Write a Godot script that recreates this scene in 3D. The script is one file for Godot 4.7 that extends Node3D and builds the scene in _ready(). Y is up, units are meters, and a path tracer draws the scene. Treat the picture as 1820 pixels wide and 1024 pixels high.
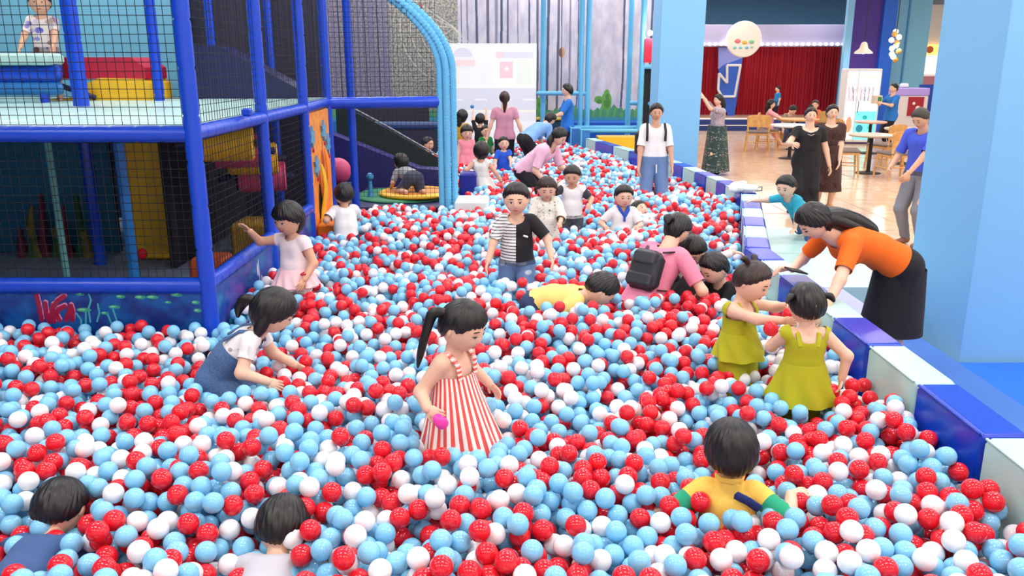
extends Node3D
# Ball pit hall: soft-play frame on the left, foam-block pit wall, café and stage behind.

const R := 0.036          # radius of a pit ball
const SURF := 0.5         # mean height of the ball surface
const PITFLOOR := 0.2

var taken := {}
var M := {}
var rng := RandomNumberGenerator.new()

class MB:
	var v := PackedVector3Array()
	var n := PackedVector3Array()
	var u := PackedVector2Array()
	var c := PackedColorArray()
	var ix := PackedInt32Array()
	var col := Color.WHITE
	var use_col := false
	func vert(p: Vector3, nn: Vector3, uv := Vector2.ZERO) -> int:
		v.append(p); n.append(nn); u.append(uv); c.append(col)
		return v.size() - 1
	func tri(a: int, b: int, d: int) -> void:
		var g := (v[d] - v[a]).cross(v[b] - v[a])
		if g.dot(n[a] + n[b] + n[d]) < 0.0:
			ix.append(a); ix.append(d); ix.append(b)
		else:
			ix.append(a); ix.append(b); ix.append(d)
	func quad(a: int, b: int, d: int, e: int) -> void:
		tri(a, b, d); tri(a, d, e)
	func flat4(p0: Vector3, p1: Vector3, p2: Vector3, p3: Vector3, out: Vector3, uv0 := Vector2(0, 0), uv1 := Vector2(1, 1)) -> void:
		var a := vert(p0, out, uv0)
		var b := vert(p1, out, Vector2(uv1.x, uv0.y))
		var d := vert(p2, out, uv1)
		var e := vert(p3, out, Vector2(uv0.x, uv1.y))
		quad(a, b, d, e)
	# chamfered box: edges blend the neighbouring face normals
	func box(ctr: Vector3, size: Vector3, bev := 0.0, bs := Basis.IDENTITY) -> void:
		var h := size * 0.5
		bev = minf(bev, minf(h.x, minf(h.y, h.z)) * 0.98)
		var id := {}
		for ax in 3:
			for sg in [-1, 1]:
				var nn := Vector3.ZERO
				nn[ax] = sg
				var a1 := (ax + 1) % 3
				var a2 := (ax + 2) % 3
				for s1 in [-1, 1]:
					for s2 in [-1, 1]:
						var p := Vector3.ZERO
						p[ax] = sg * h[ax]
						p[a1] = s1 * (h[a1] - bev)
						p[a2] = s2 * (h[a2] - bev)
						var s := Vector3i.ZERO
						s[ax] = sg; s[a1] = s1; s[a2] = s2
						id[[ax, s]] = vert(ctr + bs * p, bs * nn, Vector2(0.5 + 0.5 * s1, 0.5 - 0.5 * s2))
				var q := []
				for k in [[-1, -1], [1, -1], [1, 1], [-1, 1]]:
					var s := Vector3i.ZERO
					s[ax] = sg; s[a1] = k[0]; s[a2] = k[1]
					q.append(id[[ax, s]])
				quad(q[0], q[1], q[2], q[3])
		if bev <= 0.0:
			return
		for ax in 3:
			var a1 := (ax + 1) % 3
			var a2 := (ax + 2) % 3
			for s1 in [-1, 1]:
				for s2 in [-1, 1]:
					var lo := Vector3i.ZERO
					lo[ax] = -1; lo[a1] = s1; lo[a2] = s2
					var hi := lo
					hi[ax] = 1
					quad(id[[a1, lo]], id[[a1, hi]], id[[a2, hi]], id[[a2, lo]])
		for sx in [-1, 1]:
			for sy in [-1, 1]:
				for sz in [-1, 1]:
					var s := Vector3i(sx, sy, sz)
					tri(id[[0, s]], id[[1, s]], id[[2, s]])
	# tube through points; flat squashes the cross-section along the frame's second axis
	func tube(path: Array, radii: Array, sides := 10, caps := true, flat := 1.0, groove := 0.0, gn := 7, up := Vector3.UP) -> void:
		var m := path.size()
		var rings := []
		var px := Vector3.ZERO
		var along := 0.0
		for k in m:
			var t: Vector3 = (path[mini(k + 1, m - 1)] - path[maxi(k - 1, 0)]).normalized()
			if k == 0:
				px = up.cross(t)
				if px.length() < 0.05:
					px = Vector3.RIGHT.cross(t)
					if px.length() < 0.05:
						px = Vector3.BACK.cross(t)
			else:
				along += (path[k] - path[k - 1]).length()
			px = (px - t * px.dot(t)).normalized()
			var py := t.cross(px)
			var ring := []
			for s in sides + 1:
				var an := TAU * s / sides
				var rr: float = radii[k]
				if groove > 0.0:
					rr *= 1.0 + groove * sin(an * gn + k * 0.35)
				var o := px * cos(an) * rr + py * sin(an) * rr * flat
				var nn := (px * cos(an) * flat + py * sin(an)).normalized()
				ring.append(vert(path[k] + o, nn, Vector2(float(s) / sides, along)))
			rings.append(ring)
			if k > 0:
				for s in sides:
					quad(rings[k - 1][s], rings[k - 1][s + 1], ring[s + 1], ring[s])
		if caps:
			for e in [0, m - 1]:
				var t: Vector3 = (path[1] - path[0]).normalized() * -1.0 if e == 0 else (path[m - 1] - path[m - 2]).normalized()
				var ce := vert(path[e] + t * radii[e] * 0.35, t)
				for s in sides:
					tri(ce, rings[e][s], rings[e][s + 1])
	func ell(ctr: Vector3, rad: Vector3, bs := Basis.IDENTITY, nu := 14, nv := 9) -> void:
		var b := v.size()
		for j in nv + 1:
			var th := PI * j / nv
			for i in nu + 1:
				var ph := TAU * i / nu
				var d := Vector3(sin(th) * cos(ph), cos(th), sin(th) * sin(ph))
				vert(ctr + bs * (d * rad), (bs * (d / rad)).normalized(), Vector2(float(i) / nu, float(j) / nv))
		for j in nv:
			for i in nu:
				var q := b + j * (nu + 1) + i
				if j > 0:
					tri(q, q + 1, q + nu + 1)
				if j < nv - 1:
					tri(q + 1, q + nu + 2, q + nu + 1)
	# profile: array of Vector2(radius, height) turned about the up axis of bs
	func lathe(profile: Array, org := Vector3.ZERO, sides := 16, bs := Basis.IDENTITY) -> void:
		var b := v.size()
		var m := profile.size()
		for k in m:
			var t: Vector2 = profile[mini(k + 1, m - 1)] - profile[maxi(k - 1, 0)]
			var nn2 := Vector2(t.y, -t.x).normalized()
			for s in sides + 1:
				var an := TAU * s / sides
				vert(org + bs * Vector3(profile[k].x * cos(an), profile[k].y, profile[k].x * sin(an)), bs * Vector3(nn2.x * cos(an), nn2.y, nn2.x * sin(an)), Vector2(float(s) / sides, float(k) / (m - 1)))
		for k in m - 1:
			for s in sides:
				var q := b + k * (sides + 1) + s
				quad(q, q + 1, q + sides + 2, q + sides + 1)
	# flat outline (x, y) extruded along z by depth, about org with basis
	func prism(outline: PackedVector2Array, depth: float, org := Vector3.ZERO, bs := Basis.IDENTITY) -> void:
		var t := Geometry2D.triangulate_polygon(outline)
		var lo := Vector2(1e9, 1e9)
		var hi := -lo
		for p in outline:
			lo = lo.min(p); hi = hi.max(p)
		for sg in [-1.0, 1.0]:
			var b := v.size()
			for p in outline:
				vert(org + bs * Vector3(p.x, p.y, sg * depth * 0.5), bs * Vector3(0, 0, sg), Vector2((p.x - lo.x) / (hi.x - lo.x), (hi.y - p.y) / (hi.y - lo.y)))
			for k in range(0, t.size(), 3):
				tri(b + t[k], b + t[k + 1], b + t[k + 2])
		var mid := (lo + hi) * 0.5
		var area := 0.0
		for k in outline.size():
			area += outline[k].cross(outline[(k + 1) % outline.size()])
		for k in outline.size():
			var p0 := outline[k]
			var p1 := outline[(k + 1) % outline.size()]
			var e := (p1 - p0).normalized() * signf(area)
			var nn := bs * Vector3(e.y, -e.x, 0)
			flat4(org + bs * Vector3(p0.x, p0.y, -depth * 0.5), org + bs * Vector3(p1.x, p1.y, -depth * 0.5), org + bs * Vector3(p1.x, p1.y, depth * 0.5), org + bs * Vector3(p0.x, p0.y, depth * 0.5), nn)
	func mesh() -> ArrayMesh:
		var a := []
		a.resize(Mesh.ARRAY_MAX)
		a[Mesh.ARRAY_VERTEX] = v
		a[Mesh.ARRAY_NORMAL] = n
		a[Mesh.ARRAY_TEX_UV] = u
		if use_col:
			a[Mesh.ARRAY_COLOR] = c
		a[Mesh.ARRAY_INDEX] = ix
		var am := ArrayMesh.new()
		am.add_surface_from_arrays(Mesh.PRIMITIVE_TRIANGLES, a)
		return am

# ---------- naming ----------
func numbered(called: String) -> String:
	var k: int = taken.get(called, 0)
	taken[called] = k + 1
	return called if k == 0 else "%s_%03d" % [called, k]

func thing(called: String, label: String, category: String, at := Vector3.ZERO, turn := 0.0, group := "") -> Node3D:
	var o := Node3D.new()
	o.name = numbered(called)
	add_child(o)
	o.position = at
	o.rotation.y = turn
	tag(o, label, category, group)
	return o

func tag(o: Node, label: String, category: String, group := "") -> Node:
	o.set_meta("label", label)
	if category: o.set_meta("category", category)
	if group: o.set_meta("group", group)
	return o

func obj(called: String, mesh, m: Material, parent: Node = self) -> MeshInstance3D:
	var o := MeshInstance3D.new()
	o.name = numbered(called) if parent == self else called
	o.mesh = mesh.mesh() if mesh is MB else mesh
	o.material_override = m
	parent.add_child(o, true)
	return o

func struct(called: String, mesh, m: Material, label := "", parent: Node = self) -> MeshInstance3D:
	var o := obj(called, mesh, m, parent)
	if parent == self:
		o.set_meta("kind", "structure")
		if label: o.set_meta("label", label)
	return o

func boxmesh(ctr: Vector3, size: Vector3, bev := 0.0, bs := Basis.IDENTITY) -> MB:
	var b := MB.new()
	b.box(ctr, size, bev, bs)
	return b

# ---------- materials ----------
func c8(r: int, g: int, b: int) -> Color:
	return Color8(r, g, b)

func mat(col: Color, rough := 0.5, metal := 0.0, spec := 0.5) -> StandardMaterial3D:
	var m := StandardMaterial3D.new()
	m.albedo_color = col
	m.roughness = rough
	m.metallic = metal
	m.metallic_specular = spec
	return m

func noise_mat(dark: Color, light: Color, freq: float, scale: float, rough := 0.6, world := true) -> StandardMaterial3D:
	var m := mat(Color.WHITE, rough)
	m.albedo_texture = noise_tex(dark, light, freq)
	m.uv1_triplanar = true
	m.uv1_world_triplanar = world
	m.uv1_scale = Vector3.ONE * scale
	return m

func noise_tex(dark: Color, light: Color, freq: float) -> ImageTexture:
	var f := FastNoiseLite.new()
	f.seed = 7
	f.frequency = freq
	f.fractal_octaves = 4
	var im := Image.create(256, 256, false, Image.FORMAT_RGB8)
	for y in 256:
		for x in 256:
			# blended edges so that the tile repeats without a seam
			var wx := x / 256.0
			var wy := y / 256.0
			var a := f.get_noise_2d(x, y) * (1 - wx) * (1 - wy) + f.get_noise_2d(x - 256, y) * wx * (1 - wy) + f.get_noise_2d(x, y - 256) * (1 - wx) * wy + f.get_noise_2d(x - 256, y - 256) * wx * wy
			im.set_pixel(x, y, dark.lerp(light, clampf(a * 1.3 + 0.5, 0, 1)))
	return ImageTexture.create_from_image(im)

func img_mat(im: Image, rough := 0.5) -> StandardMaterial3D:
	var m := mat(Color.WHITE, rough)
	m.albedo_texture = ImageTexture.create_from_image(im)
	return m

func glow(col: Color, e: float) -> StandardMaterial3D:
	var m := mat(col, 0.5)
	m.emission_enabled = true
	m.emission = col
	m.emission_energy_multiplier = e
	return m

# paint helpers for flat prints
func disc(im: Image, cx: float, cy: float, rx: float, ry: float, col: Color) -> void:
	for y in range(maxi(0, int(cy - ry)), mini(im.get_height(), int(cy + ry) + 1)):
		for x in range(maxi(0, int(cx - rx)), mini(im.get_width(), int(cx + rx) + 1)):
			var q := pow((x - cx) / rx, 2) + pow((y - cy) / ry, 2)
			if q <= 1.0:
				im.set_pixel(x, y, im.get_pixel(x, y).lerp(col, col.a))

func stroke(im: Image, pts: Array, w: float, col: Color) -> void:
	for k in pts.size() - 1:
		var a: Vector2 = pts[k]
		var b: Vector2 = pts[k + 1]
		var n := maxi(1, int(a.distance_to(b) / maxf(0.7, w * 0.4)))
		for s in n + 1:
			var p := a.lerp(b, float(s) / n)
			disc(im, p.x, p.y, w, w, Color(col, 1.0))

func make_materials() -> void:
	M.blue = mat(c8(20, 72, 205), 0.28)
	M.navy = mat(c8(28, 34, 84), 0.5)
	M.cyan = mat(c8(104, 190, 235), 0.3)
	M.mint = mat(c8(182, 218, 212), 0.34)
	M.bluefoam = mat(c8(10, 60, 190), 0.26)
	M.lilac = mat(c8(150, 160, 222), 0.3)
	M.net = mat(c8(16, 18, 26), 0.8)
	M.yellow = mat(c8(245, 190, 40), 0.4)
	M.orange = mat(c8(246, 140, 40), 0.45)
	M.red = mat(c8(190, 30, 60), 0.4)
	M.pink = mat(c8(205, 70, 120), 0.45)
	M.green = mat(c8(40, 130, 90), 0.45)
	M.teal = mat(c8(30, 110, 150), 0.6)
	M.sky = mat(c8(128, 192, 236), 0.55)
	M.black = mat(c8(22, 22, 26), 0.6)
	M.white = mat(c8(238, 240, 242), 0.5)
	M.grey = mat(c8(150, 152, 158), 0.6)
	M.wood = noise_mat(c8(196, 142, 78), c8(226, 178, 108), 0.02, 1.2, 0.45)
	M.steel = mat(c8(170, 172, 176), 0.35, 0.8)
	M.curtain = mat(c8(172, 18, 42), 0.75)
	M.ball_red = mat(c8(228, 34, 50), 0.12)
	M.ball_blue = mat(c8(132, 202, 240), 0.14)
	M.ball_white = mat(c8(243, 243, 247), 0.16)
	M.skin = mat(c8(236, 190, 164), 0.55)
	M.skin2 = mat(c8(222, 170, 140), 0.55)
	M.hair = mat(c8(15, 12, 13), 0.4)
	M.hair2 = mat(c8(46, 29, 24), 0.42)
	M.eye_white = mat(c8(238, 236, 232), 0.3)
	M.eye_dark = mat(c8(28, 18, 16), 0.25)
	M.lips = mat(c8(200, 98, 96), 0.45)
	M.brow = mat(c8(58, 42, 36), 0.7)

func _ready() -> void:
	rng.seed = 20240611
	make_materials()
	# ----- camera -----
	var cam := Camera3D.new()
	cam.name = "camera"
	cam.fov = rad_to_deg(2.0 * atan(512.0 / 1480.0))
	cam.position = Vector3(0, 2.05, 0)
	cam.rotation.x = -atan(400.0 / 1480.0)
	cam.near = 0.05
	cam.far = 120.0
	add_child(cam)
	cam.current = true
	# ----- environment -----
	var we := WorldEnvironment.new()
	we.name = "world_environment"
	var env := Environment.new()
	env.background_mode = Environment.BG_COLOR
	env.background_color = c8(210, 216, 226)
	env.tonemap_mode = Environment.TONE_MAPPER_LINEAR
	env.tonemap_exposure = 1.95
	env.sdfgi_enabled = true
	env.ssao_enabled = true
	env.ssil_enabled = true
	we.environment = env
	add_child(we)
	# ----- ceiling panels that light the hall -----
	for z in [1.2, -1.8, -4.8, -7.8, -10.8, -13.8, -17.5, -22.0, -27.0, -31.5]:
		for x in [-4.6, -1.9, 0.8, 3.5, 6.4, 9.6, 12.8]:
			ceiling_panel(Vector3(x, 4.58, z))
	build_room()
	build_pit_wall()
	build_play_frame()
	build_back_area()
	build_cafe()
	build_people()
	build_balls()

const PANEL_ENERGY := 2.2

func ceiling_panel(p: Vector3) -> void:
	var t := thing("ceiling_light", "white rectangular ceiling light panel above the hall", "light", p, 0.0, "ceiling light panels")
	if not M.has("panel_mesh"):
		M.panel_mesh = boxmesh(Vector3(0, 0, 0), Vector3(1.26, 0.04, 0.36), 0.008).mesh()
		M.panel_face = boxmesh(Vector3(0, -0.024, 0), Vector3(1.2, 0.012, 0.3)).mesh()
		M.panel_glow = glow(c8(255, 252, 248), 3.0)
	obj("frame", M.panel_mesh, M.white, t)
	obj("light_diffuser", M.panel_face, M.panel_glow, t)
	var l := AreaLight3D.new()
	l.name = "panel_light"
	l.area_size = Vector2(1.2, 0.3)
	l.light_energy = PANEL_ENERGY
	l.light_color = Color(1.0, 0.985, 0.96)
	l.area_range = 60.0
	l.shadow_enabled = true
	l.position = Vector3(0, -0.05, 0)
	l.rotation.x = -PI / 2
	t.add_child(l)

# ---------- the hall ----------
func build_room() -> void:
	var fl := MB.new()
	fl.box(Vector3(4.5, -0.05, -16.5), Vector3(25, 0.1, 41), 0)
	var floor_m := noise_mat(c8(214, 180, 150), c8(232, 204, 178), 0.03, 0.5, 0.16)
	struct("floor", fl, floor_m, "glossy tan tiled hall floor")
	# pale joints between the floor tiles of the café area
	var jm := mat(c8(196, 168, 146), 0.5)
	var j := MB.new()
	for k in 22:
		j.box(Vector3(8.7, 0.001, -8.0 - k * 1.2), Vector3(12.6, 0.004, 0.012))
	for k in 11:
		j.box(Vector3(2.7 + k * 1.2, 0.001, -20.5), Vector3(0.012, 0.004, 26.0))
	struct("floor_joints", j, jm, "thin joints between the hall floor tiles")
	struct("ceiling", boxmesh(Vector3(4.5, 4.67, -16.5), Vector3(25, 0.12, 41)), mat(c8(226, 228, 232), 0.8), "white hall ceiling")
	struct("wall_left", boxmesh(Vector3(-8.05, 2.3, -16.5), Vector3(0.1, 4.7, 41)), mat(c8(40, 90, 150), 0.8), "blue side wall behind the play frame")
	struct("wall_right", boxmesh(Vector3(17.05, 2.3, -16.5), Vector3(0.1, 4.7, 41)), mat(c8(214, 220, 230), 0.8), "pale side wall of the hall")
	struct("wall_front", boxmesh(Vector3(4.5, 2.3, 4.05), Vector3(25, 4.7, 0.1)), mat(c8(222, 226, 232), 0.8), "pale wall on the near side of the hall")
	struct("wall_back", boxmesh(Vector3(4.5, 2.3, -36.55), Vector3(25, 4.7, 0.1)), mat(c8(90, 150, 205), 0.8), "blue wall at the far end of the hall")
	# pillars
	var pil := MB.new()
	pil.box(Vector3(3.6, 2.3, -5.88), Vector3(1.0, 4.62, 0.86), 0.012)
	struct("wall_pillar_near", pil, M.sky, "large light blue square pillar beside the pit wall")
	var pil2 := MB.new()
	pil2.box(Vector3(2.46, 2.3, -12.9), Vector3(0.64, 4.62, 0.7), 0.012)
	struct("wall_pillar_middle", pil2, M.sky, "light blue square pillar behind the pit wall")

# ---------- foam block wall round the pit ----------
func build_pit_wall() -> void:
	struct("floor_pit", boxmesh(Vector3(-0.6, PITFLOOR * 0.5 - 0.02, -9.2), Vector3(7.0, PITFLOOR - 0.02, 16.6)), mat(c8(60, 110, 190), 0.6), "blue padded floor under the pit balls")
	# near straight run along x = 1.74
	var ed := [-1.45, -1.92, -2.38, -2.83, -3.36, -3.86, -4.33, -4.8, -5.27, -5.68, -6.08]
	for k in ed.size() - 1:
		var isb := k % 2 == 1
		wall_block(Vector3(1.74, 0, ed[k]), Vector3(1.74, 0, ed[k + 1]), isb, k)
	# short run that steps outward, then the long far run
	var a := Vector3(1.74, 0, -6.08)
	var b := Vector3(2.42, 0, -8.75)
	for k in 6:
		wall_block(a.lerp(b, k / 6.0), a.lerp(b, (k + 1) / 6.0), k % 2 == 0, 10 + k)
	var far_z := [-8.75, -9.03, -9.39, -9.8, -10.15, -10.6, -11.07, -11.55, -12.0, -12.4, -12.8, -13.2, -13.9, -14.85, -15.5]
	for k in far_z.size() - 1:
		wall_block(Vector3(wall_x(far_z[k]), 0, far_z[k]), Vector3(wall_x(far_z[k + 1]), 0, far_z[k + 1]), k % 2 == 0, 16 + k)
	# low mats outside the wall, cut to follow it
	var wx := func(z: float) -> float:
		return 1.945 if z > -6.08 else 1.945 + (-6.08 - z) * 0.2547
	var mats := [[-2.2, -3.3, 0, 4.6, 0.06], [-3.3, -4.4, 0, 4.6, 0.06], [-4.4, -5.4, 0, 4.6, 0.06], [-5.42, -6.12, 1, 2.5, 0.4], [-6.12, -7.3, 2, 3.0, 0.4], [-7.3, -8.5, 2, 3.2, 0.4]]
	for k in mats.size():
		var q = mats[k]
		var m := MB.new()
		var za: float = q[0] - 0.006
		var zb: float = q[1] + 0.006
		m.prism(PackedVector2Array([Vector2(wx.call(za) + 0.012, za), Vector2(q[3], za), Vector2(q[3], zb), Vector2(wx.call(zb) + 0.012, zb)]), q[4], Vector3(0, q[4] * 0.5, 0), Basis(Vector3(1, 0, 0), Vector3(0, 0, 1), Vector3(0, -1, 0)))
		var o := obj("foam_mat", m, [mat(c8(40, 110, 220), 0.35), M.lilac, M.mint][q[2]])
		tag(o, ["blue foam mat before the near pillar, closest to the camera", "blue foam mat beside the near pillar's front corner", "blue foam mat under the feet of the person in orange", "lilac foam mat behind the person in orange", "mint foam mat in front of the kneeling teal-shirted person", "mint foam mat under the kneeling teal-shirted person"][k], "foam mat")

# inner face of the pit wall at depth z
func wall_x(z: float) -> float:
	var pts := [Vector2(0, 1.74), Vector2(-6.08, 1.74), Vector2(-8.75, 2.42), Vector2(-9.8, 2.40), Vector2(-11.51, 2.21), Vector2(-13.36, 1.79), Vector2(-14.73, 1.48), Vector2(-17.0, 1.1)]
	for k in pts.size() - 1:
		if z > pts[k + 1].x:
			return remap(z, pts[k].x, pts[k + 1].x, pts[k].y, pts[k + 1].y)
	return 1.1

const BLOCK_NTH := ["first", "second", "third", "fourth", "fifth", "sixth", "seventh", "eighth", "ninth", "tenth", "eleventh", "twelfth", "thirteenth", "fourteenth", "fifteenth", "sixteenth", "seventeenth"]

func wall_block(p: Vector3, q: Vector3, is_blue: bool, k: int) -> void:
	var t := (q - p).normalized()
	var side := Vector3(-t.z, 0, t.x)
	if side.x < 0.0:
		side = -side
	var wd := 0.19
	var ht := 0.72
	var ln := p.distance_to(q) - (0.05 if k == 10 or k == 16 else 0.006)
	var bs := Basis(side, Vector3.UP, side.cross(Vector3.UP))
	var run := "near straight run" if k < 10 else ("outward-slanting run" if k < 16 else "far run")
	var nth: String = BLOCK_NTH[k if k < 10 else (k - 10 if k < 16 else k - 16)]
	var cl := "glossy royal blue" if is_blue else "pale mint"
	var tn := thing("foam_block", "%s vinyl foam block, %s along the %s of the pit wall" % [cl, nth, run], "foam block", (p + q) * 0.5 + side * wd * 0.5, 0.0, "")
	obj("cushion", boxmesh(Vector3(0, ht * 0.5, 0), Vector3(wd, ht, ln), 0.022, bs), M.bluefoam if is_blue else M.mint, tn)
	# piped seam along the inner top edge
	var pm := MB.new()
	var e := -side * (wd * 0.5 - 0.004) + Vector3(0, ht - 0.004, 0)
	pm.tube([e - t * (ln * 0.5 - 0.02), e + t * (ln * 0.5 - 0.02)], [0.006, 0.006], 6)
	obj("piping", pm, M.bluefoam if is_blue else M.mint, tn)

# ---------- the balls ----------
var obstacles := []       # [x, z, radius] of bodies standing in the balls
var ball_count := 0

func inside_pit(x: float, z: float) -> bool:
	if x > wall_x(z) - R:
		return false
	if z > -4.68 + R + 0.02:
		return x > -3.3 and z < -1.75
	if z > -8.45:
		return x > -1.76 + R
	if z > -9.05:
		return x > -1.6 and not (x > -0.86 and x < -0.5 and z < -8.72)
	if x > -0.5:
		return z > -16.8
	return z < -11.2 and z > -14.2 and x > -2.3

func mound(x: float, z: float) -> float:
	var h := 0.028 * sin(x * 2.3 + z * 1.1) + 0.022 * sin(x * 1.1 - z * 2.7 + 1.0) + 0.014 * sin(x * 5.1 + z * 4.3)
	h += 0.06 * exp(-(pow((x + 1.74) / 0.12, 2) + pow((z + 5.25) / 0.6, 2)))
	h -= 0.03 * exp(-(pow((x + 1.42) / 0.25, 2) + pow((z + 5.3) / 0.35, 2)))
	h += 0.05 * exp(-(pow((x - 1.6) / 0.2, 2) + pow((z + 3.1) / 0.9, 2)))
	h += 0.10 * exp(-(pow((x - 0.95) / 0.35, 2) + pow((z + 13.8) / 0.9, 2)))
	h -= 0.07 * smoothstep(0.35, 0.0, wall_x(z) - x) * smoothstep(-9.5, -12.0, z)
	return h

func build_balls() -> void:
	var r2 := 2.0 * R
	var cell := r2
	var grid := {}
	var P: Array[Vector3] = []
	var x0 := -3.4
	var z0 := -17.0
	var gw := int(6.4 / cell) + 2
	# lower bed: two hexagonal layers that follow the mound
	for layer in 2:
		var zz := -16.8
		var row := 0
		while zz < -1.7:
			var xx := -3.3 + (R if row % 2 else 0.0) + (R if layer else 0.0)
			while xx < 2.5:
				if inside_pit(xx, zz):
					var p := Vector3(xx, SURF - R - 0.155 + layer * 0.058 + mound(xx, zz), zz)
					var key := int((p.x - x0) / cell) + gw * int((p.z - z0) / cell)
					if not grid.has(key):
						grid[key] = PackedInt32Array()
					grid[key].append(P.size())
					P.append(p)
				xx += r2
			zz += r2 * 0.87
			row += 1
	var bed := P.size()
	# upper balls are dropped one by one and roll to a resting place
	var tries := int(bed * 0.92)
	for k in tries:
		var x := rng.randf_range(-3.25, 2.4)
		var z := -1.75 - pow(rng.randf(), 1.0) * 15.0
		while not inside_pit(x, z):
			x = rng.randf_range(-3.25, 2.4)
			z = -1.75 - rng.randf() * 15.0
		var blocked := false
		for o in obstacles:
			var ox: float = x - o[0]
			var oz: float = z - o[1]
			if ox * ox + oz * oz < o[2] * o[2]:
				blocked = true
				break
		if blocked:
			continue
		var y := -1.0
		for it in 9:
			var best := 0.0
			var who := -1
			var gx := int((x - x0) / cell)
			var gz := int((z - z0) / cell)
			for cz in range(gz - 1, gz + 2):
				for cx in range(gx - 1, gx + 2):
					var lst = grid.get(cx + gw * cz)
					if lst == null:
						continue
					for id in lst:
						var q := P[id]
						var dx := x - q.x
						var dz := z - q.z
						var dd := dx * dx + dz * dz
						if dd < r2 * r2:
							var hh := q.y + sqrt(r2 * r2 - dd)
							if hh > best:
								best = hh
								who = id
			y = best
			if who < 0 or it == 8:
				break
			var away := Vector2(x - P[who].x, z - P[who].z)
			if away.length() < 0.001:
				away = Vector2(rng.randf() - 0.5, rng.randf() - 0.5)
			away = away.normalized() * R * 0.38
			if not inside_pit(x + away.x, z + away.y):
				break
			x += away.x
			z += away.y
		if y < 0.1 or y > SURF + 0.1 + mound(x, z):
			continue
		var key := int((x - x0) / cell) + gw * int((z - z0) / cell)
		if not grid.has(key):
			grid[key] = PackedInt32Array()
		grid[key].append(P.size())
		P.append(Vector3(x, y, z))
	# colours come in loose drifts
	var fr := FastNoiseLite.new()
	fr.seed = 11; fr.frequency = 0.9
	var fb := FastNoiseLite.new()
	fb.seed = 23; fb.frequency = 0.8
	var kinds := PackedByteArray()
	kinds.resize(P.size())
	for k in P.size():
		var q := P[k]
		var wr := 0.35 + 0.5 * fr.get_noise_2d(q.x * 2.2, q.z * 2.2)
		var wb := 0.47 + 0.5 * fb.get_noise_2d(q.x * 2.0, q.z * 2.0)
		var ww := 0.21
		wr = maxf(wr, 0.06); wb = maxf(wb, 0.08)
		var t := rng.randf() * (wr + wb + ww)
		kinds[k] = 0 if t < wr else (1 if t < wr + wb else 2)
	# the largest in view of each colour are single things
	var order := []
	var eye := Vector3(0, 2.05, 0)
	for k in range(bed, P.size()):
		var q := P[k]
		if q.z < -5.2:
			continue
		var f := 0.2611 * (2.05 - q.y) - 0.9653 * q.z
		if absf(q.x) * 1480.0 / f > 925.0 or 512.0 + 1480.0 * (0.9653 * (2.05 - q.y) + 0.2611 * q.z) / f > 1040.0:
			continue
		var covered := false
		var gx := int((q.x - x0) / cell)
		var gz := int((q.z - z0) / cell)
		for cz in range(gz - 1, gz + 2):
			for cx in range(gx - 1, gx + 2):
				for id in grid.get(cx + gw * cz, []):
					if P[id].y > q.y + 0.03 and Vector2(P[id].x - q.x, P[id].z - q.z).length() < R * 1.25:
						covered = true
		if not covered:
			order.append([eye.distance_squared_to(q), k])
	order.sort()
	var left := [300, 300, 300]
	var single := {}
	var sm := SphereMesh.new()
	sm.radius = R; sm.height = 2 * R; sm.radial_segments = 28; sm.rings = 14
	var names := ["red_ball", "light_blue_ball", "white_ball"]
	var labels := ["glossy red plastic ball lying loose in the near part of the ball pit", "light blue plastic ball lying loose in the near part of the ball pit", "white plastic ball lying loose in the near part of the ball pit"]
	var groups := ["red pit balls", "light blue pit balls", "white pit balls"]
	var mats := [M.ball_red, M.ball_blue, M.ball_white]
	for e in order:
		var k: int = e[1]
		var c: int = kinds[k]
		if left[c] > 0:
			left[c] -= 1
			single[k] = true
			var o := obj(names[c], sm, mats[c])
			o.position = P[k]
			o.rotation = Vector3(rng.randf() * 6.0, rng.randf() * 6.0, 0)
			tag(o, labels[c], "ball", groups[c])
	var far := SphereMesh.new()
	far.radius = R; far.height = 2 * R; far.radial_segments = 20; far.rings = 10
	for c in 3:
		var list := PackedInt32Array()
		for k in P.size():
			if kinds[k] == c and not single.has(k):
				list.append(k)
		var mm := MultiMesh.new()
		mm.transform_format = MultiMesh.TRANSFORM_3D
		mm.mesh = far
		mm.instance_count = list.size()
		for k in list.size():
			mm.set_instance_transform(k, Transform3D(Basis.IDENTITY, P[list[k]]))
		var mi := MultiMeshInstance3D.new()
		mi.name = ["mass_of_red_balls", "mass_of_light_blue_balls", "mass_of_white_balls"][c]
		mi.multimesh = mm
		mi.material_override = mats[c]
		mi.set_meta("kind", "stuff")
		tag(mi, ["countless red plastic balls filling the rest of the pit", "countless light blue plastic balls filling the rest of the pit", "countless white plastic balls filling the rest of the pit"][c], "balls")
		add_child(mi)
	print("balls ", P.size(), " bed ", bed, " singles ", single.size(), " left ", left)

# ---------- soft play frame ----------
func padded(a: Vector3, b: Vector3, r: float, seg := 0.3) -> MB:
	var m := MB.new()
	var ln := a.distance_to(b)
	var n := maxi(1, int(round(ln / seg)))
	var t := (b - a).normalized()
	var path := []
	var rad := []
	for k in n:
		var s0 := ln * k / n
		var s1 := ln * (k + 1) / n
		for q in [[s0 + 0.001, 0.84], [s0 + 0.006, 0.93], [s0 + 0.016, 0.99], [s0 + (s1 - s0) * 0.5, 1.0], [s1 - 0.016, 0.99], [s1 - 0.006, 0.93], [s1 - 0.001, 0.84]]:
			path.append(a + t * q[0])
			rad.append(r * q[1])
	m.tube(path, rad, 14)
	return m

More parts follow.
